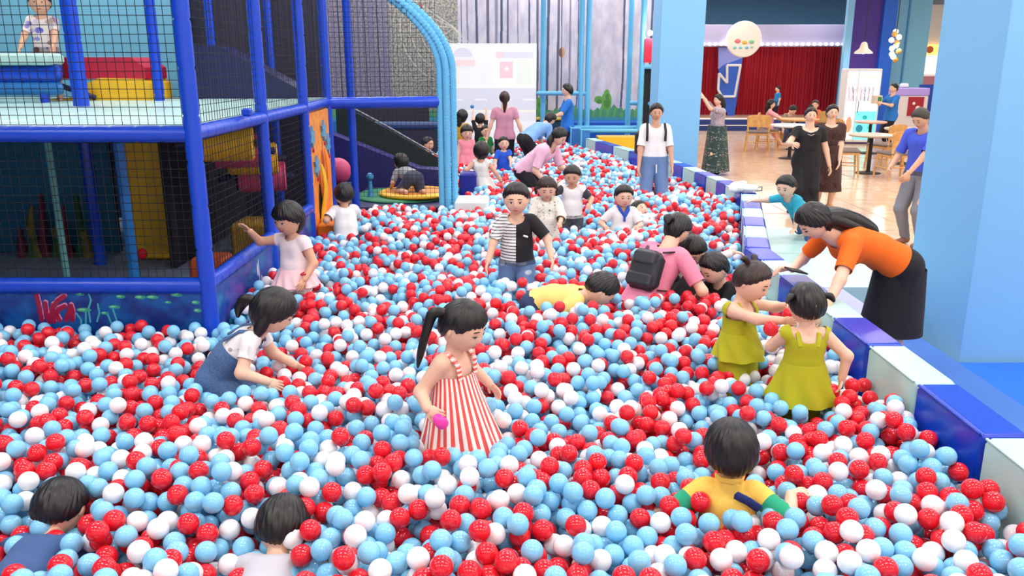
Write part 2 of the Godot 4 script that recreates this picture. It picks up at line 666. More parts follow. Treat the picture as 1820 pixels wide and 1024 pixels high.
func net_mesh(org: Vector3, eu: Vector3, ev: Vector3, step := 0.048, r := 0.0019, sag := 0.006) -> MB:
	var m := MB.new()
	var nu := int(round(eu.length() / step))
	var nv := int(round(ev.length() / step))
	var w := eu.cross(ev).normalized()
	for pass_ in 2:
		var n := nu if pass_ == 0 else nv
		var along := ev if pass_ == 0 else eu
		var across := eu if pass_ == 0 else ev
		for k in n + 1:
			var f := float(k) / n
			var path := []
			var rad := []
			for s in 7:
				var g := s / 6.0
				var off := sin(g * PI) * sag * sin(k * 1.7)
				path.append(org + across * f + along * g + w * off + across.normalized() * off * 0.6)
				rad.append(r)
			m.tube(path, rad, 4, false)
	return m

func star(r0: float, r1: float, n: int) -> PackedVector2Array:
	var o := PackedVector2Array()
	for k in n * 2:
		var a := TAU * k / (n * 2) + PI / 2
		o.append(Vector2(cos(a), sin(a)) * (r0 if k % 2 == 0 else r1))
	return o

func sea_print() -> Image:
	# sea scene printed on the vinyl panel: 1.6 m wide, 0.6 m tall, 480 pixels to the metre
	var im := Image.create(768, 288, false, Image.FORMAT_RGB8)
	var f := FastNoiseLite.new()
	f.seed = 4; f.frequency = 0.012
	for y in 288:
		for x in 768:
			im.set_pixel(x, y, c8(12, 84, 160).lerp(c8(14, 44, 122), clampf(0.5 + f.get_noise_2d(x, y) * 1.4, 0, 1)))
	var sp := func(x: float, y: float) -> Vector2: # a point in 1/9.3 units of the print's lettering
		return Vector2((1.6 - (376.0 - 74.0 - x / 9.3) / 303.0 + 0.03) * 480.0, (y / 9.3 - 16.0) / 306.0 * 480.0)
	for a in [[[5, 260], [20, 450], [30, 720]], [[130, 440], [125, 600], [140, 750]], [[170, 750], [250, 470], [230, 750]], [[250, 500], [330, 400], [455, 320]], [[440, 490], [330, 540], [285, 640], [320, 730]], [[430, 730], [490, 600], [545, 480], [560, 580], [535, 720]]]:
		var pts := []
		var hi := []
		for q in a:
			pts.append(sp.call(q[0], q[1]))
			hi.append(sp.call(q[0], q[1]) + Vector2(2.5, -5))
		stroke(im, hi, 6.5, c8(214, 130, 170))
		stroke(im, pts, 6.5, c8(150, 14, 60))
	for a in [[[860, 260], [890, 380], [830, 520]], [[620, 610], [680, 720], [670, 880]], [[830, 570], [830, 760]], [[780, 560], [750, 800]], [[990, 450], [1000, 600], [940, 750]], [[1230, 540], [1270, 740]], [[1130, 620], [1170, 780]]]:
		var pts := []
		for q in a:
			pts.append(sp.call(q[0], q[1]))
		stroke(im, pts, 2.6, c8(70, 165, 175))
	for q in [[750, 550, 11, 3.4], [1260, 500, 9, 3], [1090, 605, 6, 2.4], [720, 275, 7, 3], [1380, 320, 7, 3], [1700, 330, 8, 3], [1900, 330, 9, 3], [2300, 290, 9, 3], [2600, 420, 6, 3], [2620, 560, 6, 3], [2150, 420, 5, 2]]:
		var p: Vector2 = sp.call(q[0], q[1])
		disc(im, p.x, p.y, q[2] * 1.9, q[3] * 1.9, c8(50, 150, 130))
		disc(im, p.x - q[2] * 0.5, p.y - 1, q[2], q[3] * 0.9, c8(120, 200, 150))
	disc(im, (1.6 - 0.43) * 480.0, 235, 20, 26, c8(10, 26, 84))
	return im

func side_print() -> Image:
	var im := Image.create(512, 128, false, Image.FORMAT_RGB8)
	var f := FastNoiseLite.new()
	f.seed = 9; f.frequency = 0.014
	for y in 128:
		for x in 512:
			var q := f.get_noise_2d(x, y * 1.5)
			var c := c8(20, 70, 165).lerp(c8(100, 80, 175), clampf(q * 2.2, 0, 1)).lerp(c8(30, 120, 175), clampf(-q * 2.2, 0, 1))
			im.set_pixel(x, y, c)
	for a in [[70, 70, 20, 12], [300, 60, 16, 12], [390, 70, 14, 20]]:
		disc(im, a[0], a[1], a[2], a[3], c8(60, 165, 185))
	for a in [[180, 30, 3, 10], [196, 52, 3, 9], [176, 96, 3, 8], [330, 40, 3, 12], [420, 84, 3, 9], [186, 34, 2, 20]]:
		disc(im, a[0], a[1], a[2], a[3], c8(225, 232, 245))
	return im

func build_play_frame() -> void:
	var t := thing("play_frame", "two-storey soft play frame of royal blue padded posts with black nets", "play frame")
	var C := Vector3(-1.77, 0, -4.68)
	var up := Vector3.UP
	for q in [[-1.77, -4.68, 0.0, 4.3, 0.047], [-1.80, -6.1, 0.0, 4.3, 0.045], [-1.81, -7.38, 0.0, 4.3, 0.045], [-1.86, -8.58, 0.0, 4.3, 0.045], [-1.68, -8.9, 0.0, 4.3, 0.04], [-4.1, -4.68, 0.0, 4.3, 0.047], [-3.45, -6.8, 0.0, 4.3, 0.05], [-3.38, -6.72, 1.7, 4.3, 0.045], [-3.2, -7.75, 0.0, 4.3, 0.045], [-2.98, -8.6, 0.0, 4.3, 0.04], [-2.5, -8.95, 0.0, 4.3, 0.04]]:
		obj("post", padded(Vector3(q[0], q[2], q[1]), Vector3(q[0], q[3], q[1]), q[4], 0.26), M.blue, t)
	for q in [[Vector3(-1.8, 1.67, -4.68), Vector3(-4.06, 1.67, -4.68), 0.047], [Vector3(-1.8, 0.8, -4.68), Vector3(-4.06, 0.8, -4.68), 0.05], [Vector3(-1.785, 1.67, -4.72), Vector3(-1.81, 1.67, -7.36), 0.045], [Vector3(-1.81, 1.67, -7.4), Vector3(-1.86, 1.67, -8.55), 0.045], [Vector3(-1.785, 0.8, -4.72), Vector3(-1.81, 0.8, -7.36), 0.047], [Vector3(-1.85, 1.66, -8.6), Vector3(-0.76, 1.66, -8.86), 0.06], [Vector3(-1.85, 3.2, -4.68), Vector3(-4.06, 3.2, -4.68), 0.047], [Vector3(-1.785, 3.2, -4.72), Vector3(-1.86, 3.2, -8.55), 0.045]]:
		obj("beam", padded(q[0], q[1], q[2], 0.14), M.blue, t)
	# steel clamp on the side beam
	var cl := MB.new()
	cl.box(Vector3(-1.73, 1.74, -5.55), Vector3(0.06, 0.05, 0.07), 0.012)
	obj("clamp", cl, M.blue, t)
	# nets
	for q in [[Vector3(-1.82, 1.72, -4.68), Vector3(-2.24, 0, 0), Vector3(0, 1.44, 0)], [Vector3(-1.82, 0.85, -4.68), Vector3(-2.24, 0, 0), Vector3(0, 0.77, 0)],
			[Vector3(-1.79, 1.72, -4.74), Vector3(-0.01, 0, -1.33), Vector3(0, 1.44, 0)], [Vector3(-1.80, 1.72, -6.14), Vector3(-0.01, 0, -1.2), Vector3(0, 1.44, 0)], [Vector3(-1.82, 1.72, -7.42), Vector3(-0.03, 0, -1.1), Vector3(0, 1.44, 0)],
			[Vector3(-1.79, 0.85, -4.74), Vector3(-0.01, 0, -1.33), Vector3(0, 0.77, 0)], [Vector3(-1.80, 0.85, -6.14), Vector3(-0.01, 0, -1.2), Vector3(0, 0.77, 0)],
			[Vector3(-1.82, 1.72, -8.66), Vector3(1.04, 0, -0.2), Vector3(0, 1.3, 0)], [Vector3(-1.64, 0.66, -8.93), Vector3(0.86, 0, 0.04), Vector3(0, 0.94, 0)]]:
		obj("net", net_mesh(q[0], q[1], q[2]), M.net, t)
	# deck of mint vinyl pads
	for a in [[-1.83, -2.95], [-2.97, -4.05], [-4.07, -5.2]]:
		for b in [[-4.74, -6.55], [-6.57, -8.5]]:
			obj("deck_pad", boxmesh(Vector3((a[0] + a[1]) * 0.5, 1.67, (b[0] + b[1]) * 0.5), Vector3(absf(a[1] - a[0]), 0.1, absf(b[1] - b[0])), 0.02), M.mint, t)
	# printed vinyl panels under the lower beams
	var fp := MB.new()
	fp.flat4(Vector3(-3.4, 0.8, -4.66), Vector3(-1.8, 0.8, -4.66), Vector3(-1.8, 0.2, -4.66), Vector3(-3.4, 0.2, -4.66), Vector3(0, 0, 1))
	fp.flat4(Vector3(-3.4, 0.8, -4.70), Vector3(-1.8, 0.8, -4.70), Vector3(-1.8, 0.2, -4.70), Vector3(-3.4, 0.2, -4.70), Vector3(0, 0, -1))
	var o := obj("front_panel", fp, img_mat(sea_print(), 0.35), t)
	o.set_meta("label", "sea print with red letters and green fish")
	obj("front_panel", boxmesh(Vector3(-3.75, 0.5, -4.68), Vector3(0.68, 0.6, 0.04), 0.005), mat(c8(14, 66, 140), 0.35), t)
	var spm := MB.new()
	spm.flat4(Vector3(-1.77, 0.8, -4.72), Vector3(-1.79, 0.8, -7.36), Vector3(-1.79, 0.2, -7.36), Vector3(-1.77, 0.2, -4.72), Vector3(1, 0, 0))
	spm.flat4(Vector3(-1.80, 0.8, -4.72), Vector3(-1.82, 0.8, -7.36), Vector3(-1.82, 0.2, -7.36), Vector3(-1.80, 0.2, -4.72), Vector3(-1, 0, 0))
	obj("side_panel", spm, img_mat(side_print(), 0.3), t)
	# dark inner partition and upper backdrop
	obj("partition", boxmesh(Vector3(-3.9, 0.82, -9.35), Vector3(3.6, 1.6, 0.06), 0.01), mat(c8(34, 32, 52), 0.7), t)
	obj("partition", boxmesh(Vector3(-4.6, 0.82, -7.3), Vector3(2.2, 1.6, 0.06), 0.01), M.teal, t)
	obj("partition", boxmesh(Vector3(-5.3, 0.82, -6.0), Vector3(0.06, 1.6, 2.6), 0.01), M.teal, t)
	var flo := boxmesh(Vector3(-3.6, 0.22, -6.9), Vector3(3.4, 0.4, 4.2), 0.02)
	obj("inner_floor", flo, mat(c8(120, 134, 158), 0.7), t)
	obj("backdrop", boxmesh(Vector3(-4.5, 2.6, -9.0), Vector3(2.2, 1.8, 0.05), 0.01), mat(c8(110, 178, 205), 0.6), t)
	obj("partition", boxmesh(Vector3(-2.78, 1.0, -7.6), Vector3(0.05, 1.18, 1.9), 0.01), mat(c8(26, 24, 38), 0.7), t)
	obj("backdrop", boxmesh(Vector3(-2.75, 2.5, -9.3), Vector3(1.3, 1.7, 0.05), 0.01), mat(c8(46, 44, 66), 0.7), t)

	# arch of three light blue padded tubes
	var ar := thing("padded_arch", "light blue arch column of three padded tubes at the frame corner", "arch")
	for k in 3:
		var dx := k * 0.068
		var path := []
		var rad := []
		for s in 78:
			var h := 0.1 + s * 0.034
			var bend := maxf(0.0, h - 1.95)
			for e in [[0.001, 0.84], [0.007, 1.0], [0.027, 1.0], [0.033, 0.84]]:
				path.append(Vector3(-0.745 + dx - bend * bend * 0.95, h + e[0], -8.84 + (0.02 if k == 1 else 0.0)))
				rad.append(0.036 * e[1])
		var m := MB.new()
		m.tube(path, rad, 12)
		obj("tube", m, M.cyan, ar)

	# orange climb-through panel with star cut-outs
	var op := thing("climbing_panel", "orange climb-through panel with blue flower shapes and yellow curtain slit", "panel")
	var pb := Basis(Vector3(0, 0, -1), Vector3.UP, Vector3(1, 0, 0))   # outline x runs away from the camera, faces the pit
	var org := Vector3(-1.83, 0, -7.95)
	obj("board", boxmesh(org + Vector3(-0.02, 1.0, 0), Vector3(0.04, 1.24, 1.02), 0.012), noise_mat(c8(238, 130, 36), c8(250, 176, 80), 0.02, 1.6, 0.5), op)
	for q in [[-0.28, 1.40], [0.2, 1.42], [-0.16, 1.12], [0.36, 1.28]]:
		var m := MB.new()
		m.prism(star(0.10, 0.055, 6), 0.02, org + Vector3(0.012, q[1], -q[0]), pb)
		obj("flower", m, mat(c8(96, 160, 200), 0.5), op)
		var md := MB.new()
		md.prism(star(0.02, 0.018, 6), 0.014, org + Vector3(0.022, q[1] - 0.12, -q[0] + 0.02), pb)
		obj("bud", md, M.red, op)
	for q in [[-0.05, 0.09, M.yellow, 0.55, 1.12], [0.13, 0.1, M.orange, 0.55, 1.26]]:
		var path := []
		var rad := []
		for s in 12:
			var g := s / 11.0
			path.append(org + Vector3(0.03 + 0.02 * sin(g * 5.0), lerpf(q[4], q[3], g), -q[0] - 0.04 * sin(g * 3.0)))
			rad.append(q[1] * (0.25 + 0.75 * sqrt(g)))
		var m := MB.new()
		m.tube(path, rad, 12, true, 0.28, 0.06, 4, Vector3(1, 0, 0))
		obj("curtain", m, q[2], op)
	var slit := MB.new()
	slit.prism(PackedVector2Array([Vector2(-0.12, 0.62), Vector2(-0.02, 0.6), Vector2(-0.03, 0.8), Vector2(-0.07, 0.94), Vector2(-0.11, 0.8)]), 0.012, org + Vector3(0.006, 0, 0), pb)
	obj("slit", slit, M.black, op)
	obj("foot_pad", boxmesh(Vector3(-1.70, 0.54, -8.0), Vector3(0.2, 0.14, 0.9), 0.02), M.orange, op)
	var arrow := MB.new()
	arrow.prism(PackedVector2Array([Vector2(-0.3, 0.5), Vector2(0.1, 0.5), Vector2(-0.12, 0.74)]), 0.03, org + Vector3(0.245, 0, 0.1), pb)
	obj("arrow", arrow, M.yellow, op)
	var step := obj("step_block", boxmesh(Vector3(-1.47, 0.44, -7.95), Vector3(0.22, 0.16, 0.8), 0.025), mat(c8(206, 212, 220), 0.4))
	tag(step, "pale grey foam step at the foot of the orange panel", "step")

	# rollers inside the lower storey
	var ro := [[1.28, -6.98, 0], [1.37, -6.68, 1], [1.10, -7.2, 1], [1.46, -6.36, 0]]
	for k in ro.size():
		var q = ro[k]
		var rt := thing("squeeze_roller", ["yellow foam roller low in the middle of the roller cluster", "pink foam roller between the two yellow rollers", "pink foam roller lowest and farthest of the rollers", "yellow foam roller highest and nearest of the rollers"][k], "roller", Vector3(-2.16, q[0], q[1]), 0.25)
		var m := MB.new()
		m.lathe([Vector2(0.001, -0.2), Vector2(0.115, -0.2), Vector2(0.13, -0.185), Vector2(0.13, 0.185), Vector2(0.115, 0.2), Vector2(0.001, 0.2)], Vector3.ZERO, 22, Basis(Vector3(0, 0, 1), Vector3(1, 0, 0), Vector3(0, 1, 0)))
		obj("cushion", m, M.yellow if q[2] == 0 else M.pink, rt)
		var ax := MB.new()
		ax.tube([Vector3(-0.36, 0, 0), Vector3(0.26, 0, 0)], [0.03, 0.03], 10)
		obj("axle", ax, M.navy, rt)
		var ends := MB.new()
		ends.lathe([Vector2(0.001, -0.212), Vector2(0.11, -0.212), Vector2(0.11, -0.202)], Vector3.ZERO, 22, Basis(Vector3(0, 0, 1), Vector3(1, 0, 0), Vector3(0, 1, 0)))
		obj("end_cap", ends, M.black, rt)
	var rk := obj("roller_rack", padded(Vector3(-2.56, 0.44, -6.86), Vector3(-2.56, 1.6, -6.86), 0.04), M.navy)
	tag(rk, "dark padded post that carries the foam rollers", "post")

	# foam shapes on the deck
	var fs := thing("foam_wedge", "yellow foam wedge with slanted side on the mint deck", "foam block", Vector3(-3.85, 1.72, -8.05))
	var wm := MB.new()
	wm.prism(PackedVector2Array([Vector2(-0.5, 0), Vector2(0.55, 0), Vector2(0.55, 0.15), Vector2(0.5, 0.19), Vector2(0.1, 0.2), Vector2(-0.02, 0.15), Vector2(-0.2, 0.02)]), 0.5)
	obj("cushion", wm, M.yellow, fs)
	var fs2 := thing("foam_block", "dark red foam block with sloped ends lying on the yellow wedge", "foam block", Vector3(-3.95, 1.91, -8.05))
	var wm2 := MB.new()
	wm2.prism(PackedVector2Array([Vector2(-0.45, 0.08), Vector2(-0.32, 0.19), Vector2(0.5, 0.19), Vector2(0.62, 0.1), Vector2(0.62, 0.0), Vector2(0.12, 0.0), Vector2(0.04, -0.0), Vector2(-0.2, 0.0)]), 0.48)
	obj("cushion", wm2, M.red, fs2)
	var st := MB.new()
	st.tube([Vector3(-4.38, 1.96, -7.75), Vector3(-3.78, 1.745, -7.74)], [0.025, 0.025], 8)
	tag(obj("strap_bar", st, M.navy), "dark blue bar leaning on the yellow and red foam blocks", "bar")
	var rb := thing("padded_rail", "blue padded rail topped with a mint cushion on the deck", "rail", Vector3(-4.35, 1.72, -7.4))
	obj("top_cushion", boxmesh(Vector3(0, 0.36, 0), Vector3(0.9, 0.1, 0.3), 0.03), M.mint, rb)
	obj("roll", padded(Vector3(-0.45, 0.24, 0.0), Vector3(0.45, 0.24, 0), 0.075, 0.15), M.blue, rb)
	obj("roll", padded(Vector3(-0.45, 0.12, 0.0), Vector3(0.45, 0.12, 0), 0.06, 0.15), mat(c8(40, 120, 190), 0.4), rb)
	obj("leg", padded(Vector3(-0.3, 0, 0.0), Vector3(-0.3, 0.1, 0), 0.04), M.blue, rb)
	obj("leg", padded(Vector3(0.3, 0, 0.0), Vector3(0.3, 0.1, 0), 0.04), M.blue, rb)
	var sl := thing("covered_slide", "dark navy covered slide rising at the back of the deck", "slide", Vector3(-2.55, 1.72, -8.35))
	var sm := MB.new()
	sm.prism(PackedVector2Array([Vector2(-0.55, 0), Vector2(0.5, 0), Vector2(0.5, 0.1), Vector2(-0.2, 0.48), Vector2(-0.55, 0.5)]), 0.4)
	obj("chute", sm, M.navy, sl)
	# inside the lower storey
	var yp := thing("tall_pad", "tall yellow foam pad standing inside the lower storey", "pad", Vector3(-3.08, 0.42, -7.0))
	obj("cushion", boxmesh(Vector3(0, 0.6, 0), Vector3(0.34, 1.2, 0.12), 0.03), M.yellow, yp)
	var yp2 := thing("tall_pad", "narrow ochre foam pad behind the blue inner post", "pad", Vector3(-3.0, 0.42, -8.1))
	obj("cushion", boxmesh(Vector3(0, 0.55, 0), Vector3(0.3, 1.1, 0.12), 0.03), mat(c8(150, 104, 50), 0.6), yp2)
	tag(obj("pole", padded(Vector3(-2.62, 0.42, -5.6), Vector3(-2.62, 1.62, -5.6), 0.035), mat(c8(30, 120, 205), 0.35)), "bright blue padded pole inside the lower storey", "pole")
	tag(obj("pole", padded(Vector3(-3.42, 0.42, -6.2), Vector3(-3.42, 1.62, -6.2), 0.025), mat(c8(120, 190, 190), 0.4)), "thin mint pole inside the lower storey", "pole")
	var bb := MB.new()
	bb.ell(Vector3(-3.05, 0.53, -6.7), Vector3.ONE * 0.045, Basis.IDENTITY, 20, 12)
	tag(obj("red_ball_inside", bb, M.ball_red), "single red ball on the inner floor behind the front net", "ball")
	var dsk := MB.new()
	dsk.lathe([Vector2(0.001, 0.05), Vector2(0.26, 0.05), Vector2(0.28, 0.03), Vector2(0.28, 0.0)], Vector3(-2.3, 0.42, -5.35), 28)
	tag(obj("round_pad", dsk, M.yellow), "round yellow floor pad behind the lower front beam", "pad")
	var ob := thing("foam_cube", "orange foam cube inside the frame near the corner post", "foam block", Vector3(-2.22, 0.42, -6.0))
	obj("cushion", boxmesh(Vector3(0, 0.13, 0), Vector3(0.26, 0.26, 0.26), 0.03), mat(c8(196, 84, 40), 0.5), ob)
	var yo := thing("foam_cube", "mustard foam cube behind the pink-dressed person's outstretched hand", "foam block", Vector3(-2.2, 0.42, -7.0))
	obj("cushion", boxmesh(Vector3(0, 0.17, 0), Vector3(0.3, 0.34, 0.4), 0.03), mat(c8(176, 132, 40), 0.5), yo)
	# coral shapes on the teal partition
	var co := thing("coral_decoration", "dark red and green coral shapes on the teal inner wall", "decoration", Vector3(-3.95, 0.42, -7.1))
	for k in 9:
		var m := MB.new()
		var a := Vector3(-0.3 + 0.07 * k, 0, 0.02)
		var up_ := 0.55
		m.tube([a, a + Vector3(0.05 * sin(k * 2.0), (0.2 + 0.1 * (k % 3)) * up_, 0.02), a + Vector3(0.1 * sin(k * 3.1), (0.45 + 0.18 * (k % 4)) * up_, 0.0)], [0.05, 0.04, 0.02], 7)
		obj("branch", m, [mat(c8(110, 30, 60), 0.6), mat(c8(40, 90, 60), 0.6), mat(c8(120, 110, 50), 0.6)][k % 3], co)

	# trampoline bay behind the arch
	var tb := thing("trampoline_platform", "dark blue padded platform edge of the trampoline bay", "platform")
	obj("platform", boxmesh(Vector3(-1.3, 0.28, -9.75), Vector3(1.1, 0.52, 1.5), 0.03), M.navy, tb)
	var dg := MB.new()
	dg.lathe([Vector2(0.001, 0.03), Vector2(0.52, 0.03), Vector2(0.55, 0.015), Vector2(0.55, 0)], Vector3(-1.28, 0.545, -9.72), 40)
	tag(obj("green_disc", dg, M.green), "green round mat under the yellow disc in the bay", "mat")
	var dy := thing("spinning_disc", "yellow rimmed orange disc with a person crouching on it", "disc", Vector3(-1.12, 0.575, -9.62))
	var rim := MB.new()
	rim.lathe([Vector2(0.001, 0.0), Vector2(0.42, 0.0), Vector2(0.42, 0.03), Vector2(0.40, 0.045), Vector2(0.34, 0.045)], Vector3.ZERO, 40)
	obj("rim", rim, M.yellow, dy)
	var bed := MB.new()
	bed.lathe([Vector2(0.001, 0.042), Vector2(0.345, 0.042), Vector2(0.345, 0.02)], Vector3.ZERO, 40)
	obj("top", bed, mat(c8(214, 140, 60), 0.5), dy)
	var bl := MB.new()
	bl.lathe([Vector2(0.05, 0), Vector2(0.03, 0.05), Vector2(0.02, 0.16), Vector2(0.02, 0.18)], Vector3(-1.62, 0.57, -9.5), 14)
	bl.ell(Vector3(-1.62, 0.80, -9.5), Vector3.ONE * 0.042)
	tag(obj("ball_post", bl, mat(c8(60, 150, 200), 0.35)), "small blue post with a round ball top on the green mat", "post")
	var pk := MB.new()
	pk.ell(Vector3(-2.02, 0.84, -9.7), Vector3(0.15, 0.15, 0.15), Basis.IDENTITY, 22, 14)
	tag(obj("exercise_ball", pk, M.pink), "pink rubber ball behind the dark-haired person in white shirt", "ball")
	tag(obj("ball_shelf", boxmesh(Vector3(-2.02, 0.35, -9.72), Vector3(0.36, 0.68, 0.3), 0.02), M.navy), "dark navy ledge under the pink ball", "ledge")
	# dark slide and rope behind the bay
	var ds := thing("slide", "dark purple slide sloping down behind the trampoline bay", "slide", Vector3(0, 0, 0))
	var dm := MB.new()
	dm.prism(PackedVector2Array([Vector2(-2.3, 0.2), Vector2(-0.75, 0.2), Vector2(-0.75, 0.72), Vector2(-1.2, 0.76), Vector2(-2.3, 1.2)]), 0.3, Vector3(0, 0, -10.75))
	obj("chute", dm, mat(c8(44, 42, 112), 0.45), ds)
	var rp := MB.new()
	rp.tube([Vector3(-2.2, 1.58, -10.9), Vector3(-1.6, 1.25, -10.95), Vector3(-0.8, 0.78, -11.0)], [0.012, 0.012, 0.012], 6)
	tag(obj("rope", rp, M.grey), "pale rope slanting down behind the net", "rope")
	var tp := MB.new()
	tp.prism(PackedVector2Array([Vector2(-2.3, 0.2), Vector2(-0.98, 0.2), Vector2(-0.98, 0.84), Vector2(-1.6, 1.2), Vector2(-2.3, 1.56)]), 0.03, Vector3(0, 0, -11.1))
	tag(obj("safety_tarp", tp, mat(c8(36, 52, 52), 0.8)), "dark green safety tarp with a slanted top behind the slide", "tarp")
	tag(obj("dark_screen", boxmesh(Vector3(-2.3, 0.72, -15.4), Vector3(1.6, 1.44, 0.06), 0.01), mat(c8(40, 38, 52), 0.7)), "dark brown screen standing far behind the safety tarp", "screen panel")
	tag(obj("padded_beam", padded(Vector3(-2.4, 1.02, -14.5), Vector3(-1.08, 1.02, -14.5), 0.07), mat(c8(44, 70, 120), 0.5)), "dull blue padded beam behind the far balls", "beam")
	tag(obj("low_board", boxmesh(Vector3(-1.74, 0.575, -14.52), Vector3(1.3, 0.74, 0.06), 0.01), mat(c8(34, 38, 66), 0.6)), "dark navy board below the dull blue beam", "board")
	var wb := thing("foam_block", "white foam block with a square top beside the arch foot", "foam block", Vector3(-0.42, 0.2, -8.75))
	obj("cushion", boxmesh(Vector3(0, 0.24, 0), Vector3(0.36, 0.46, 0.42), 0.025), mat(c8(214, 236, 240), 0.35), wb)
	var pb2 := thing("foam_block", "small navy foam block behind the arch foot", "foam block", Vector3(-0.52, 0.2, -9.9))
	obj("cushion", boxmesh(Vector3(0, 0.3, 0), Vector3(0.2, 0.6, 0.3), 0.03), mat(c8(24, 40, 150), 0.35), pb2)

# ---------- play area's far end ----------
func mural_print() -> Image:
	# forest mural: 7.2 m by 3.6 m at 142 pixels to the metre, left edge at x = -4
	var im := Image.create(1024, 512, false, Image.FORMAT_RGB8)
	var f := FastNoiseLite.new()
	f.seed = 31; f.frequency = 0.03
	var g := FastNoiseLite.new()
	g.seed = 8; g.frequency = 0.12
	for y in 512:
		for x in 1024:
			var c := c8(220, 216, 228).lerp(c8(192, 188, 208), clampf(0.5 + f.get_noise_2d(x, y * 0.4), 0, 1))
			if x < 410:
				c = c8(150, 146, 160).lerp(c8(110, 108, 122), clampf(0.5 + g.get_noise_2d(x, y) * 1.4, 0, 1))
				if x > 210:
					c = c8(176, 176, 166).lerp(c8(120, 120, 116), clampf(0.5 + g.get_noise_2d(x, y) * 1.5, 0, 1))
			im.set_pixel(x, y, c)
	for k in 26:
		var x := 420.0 + k * 24.0 + 8.0 * sin(k * 5.0)
		if k > 14 and k < 20:
			continue
		var w := 1.5 + 2.5 * absf(sin(k * 2.7))
		stroke(im, [Vector2(x, 0), Vector2(x + 3 * sin(k), 260), Vector2(x - 3, 400)], w, [c8(104, 104, 128), c8(140, 138, 160), c8(76, 90, 120)][k % 3])
	for k in 10:
		var x := 20.0 + k * 19.0
		stroke(im, [Vector2(x, 0), Vector2(x + 4, 400)], 2.0 + 2.0 * (k % 2), [c8(70, 76, 110), c8(120, 116, 150)][k % 2])
	# cobweb
	for k in 9:
		var an := 0.2 + k * 0.32
		stroke(im, [Vector2(400, 120), Vector2(400, 120) - Vector2(cos(an), -sin(an - 0.9)) * 190], 0.9, c8(216, 218, 208))
	for r in [40, 70, 100, 130, 160]:
		var pts := []
		for k in 14:
			var an := 1.6 + k * 0.16
			pts.append(Vector2(400, 120) + Vector2(cos(an), sin(an)) * r)
		stroke(im, pts, 0.8, c8(216, 218, 208))
	# grass, bushes and water band
	for k in 150:
		var x := k * 7.0
		var h := 12.0 + 14.0 * absf(sin(k * 1.9)) + 8.0 * sin(k * 0.37)
		disc(im, x, 372, 9, h, c8(78, 150, 110) if k % 3 else c8(96, 170, 96))
	im.fill_rect(Rect2i(0, 380, 1024, 132), c8(26, 110, 175))
	im.fill_rect(Rect2i(0, 378, 1024, 12), c8(60, 150, 170))
	for q in [[852, 330, 16, 26], [852, 312, 9, 16], [828, 326, 13, 11], [655, 335, 18, 16], [630, 352, 22, 14]]:
		disc(im, q[0], q[1], q[2], q[3], c8(104, 168, 72))
		disc(im, q[0] + 2, q[1] + 6, q[2] * 0.6, q[3] * 0.6, c8(76, 138, 60))
	disc(im, 716, 190, 9, 15, c8(206, 160, 120))
	disc(im, 712, 190, 5, 12, c8(130, 90, 80))
	stroke(im, [Vector2(714, 0), Vector2(715, 300)], 1.4, c8(84, 76, 96))
	disc(im, 300, 60, 8, 10, c8(140, 100, 100))
	return im

func street_print() -> Image:
	# pale projected picture: shop fronts over a road
	var im := Image.create(512, 540, false, Image.FORMAT_RGB8)
	im.fill(c8(250, 252, 252))
	im.fill_rect(Rect2i(30, 76, 130, 60), c8(240, 243, 246))
	disc(im, 95, 66, 56, 50, c8(226, 228, 240))
	im.fill_rect(Rect2i(30, 66, 135, 28), c8(252, 252, 252))
	im.fill_rect(Rect2i(34, 68, 128, 8), c8(240, 240, 246))
	im.fill_rect(Rect2i(28, 82, 136, 34), c8(252, 226, 224))
	im.fill_rect(Rect2i(30, 130, 40, 90), c8(253, 244, 222))
	im.fill_rect(Rect2i(284, 40, 210, 34), c8(228, 230, 242))
	im.fill_rect(Rect2i(284, 40, 40, 34), c8(246, 222, 228))
	im.fill_rect(Rect2i(304, 92, 76, 90), c8(250, 212, 220))
	disc(im, 344, 130, 12, 12, c8(255, 246, 246))
	im.fill_rect(Rect2i(400, 92, 90, 130), c8(238, 246, 236))
	im.fill_rect(Rect2i(170, 92, 100, 130), c8(244, 248, 246))
	for k in 6:
		im.fill_rect(Rect2i(86 + k * 12, 150 + (k % 2) * 20, 5, 60), c8(236, 240, 240))
	im.fill_rect(Rect2i(0, 236, 512, 120), c8(224, 226, 236))
	for k in 4:
		im.fill_rect(Rect2i(20 + k * 140, 296, 70, 9), c8(246, 246, 248))
	im.fill_rect(Rect2i(0, 356, 512, 12), c8(250, 248, 232))
	im.fill_rect(Rect2i(0, 368, 512, 50), c8(238, 238, 242))
	im.fill_rect(Rect2i(0, 418, 512, 8), c8(250, 250, 250))
	return im

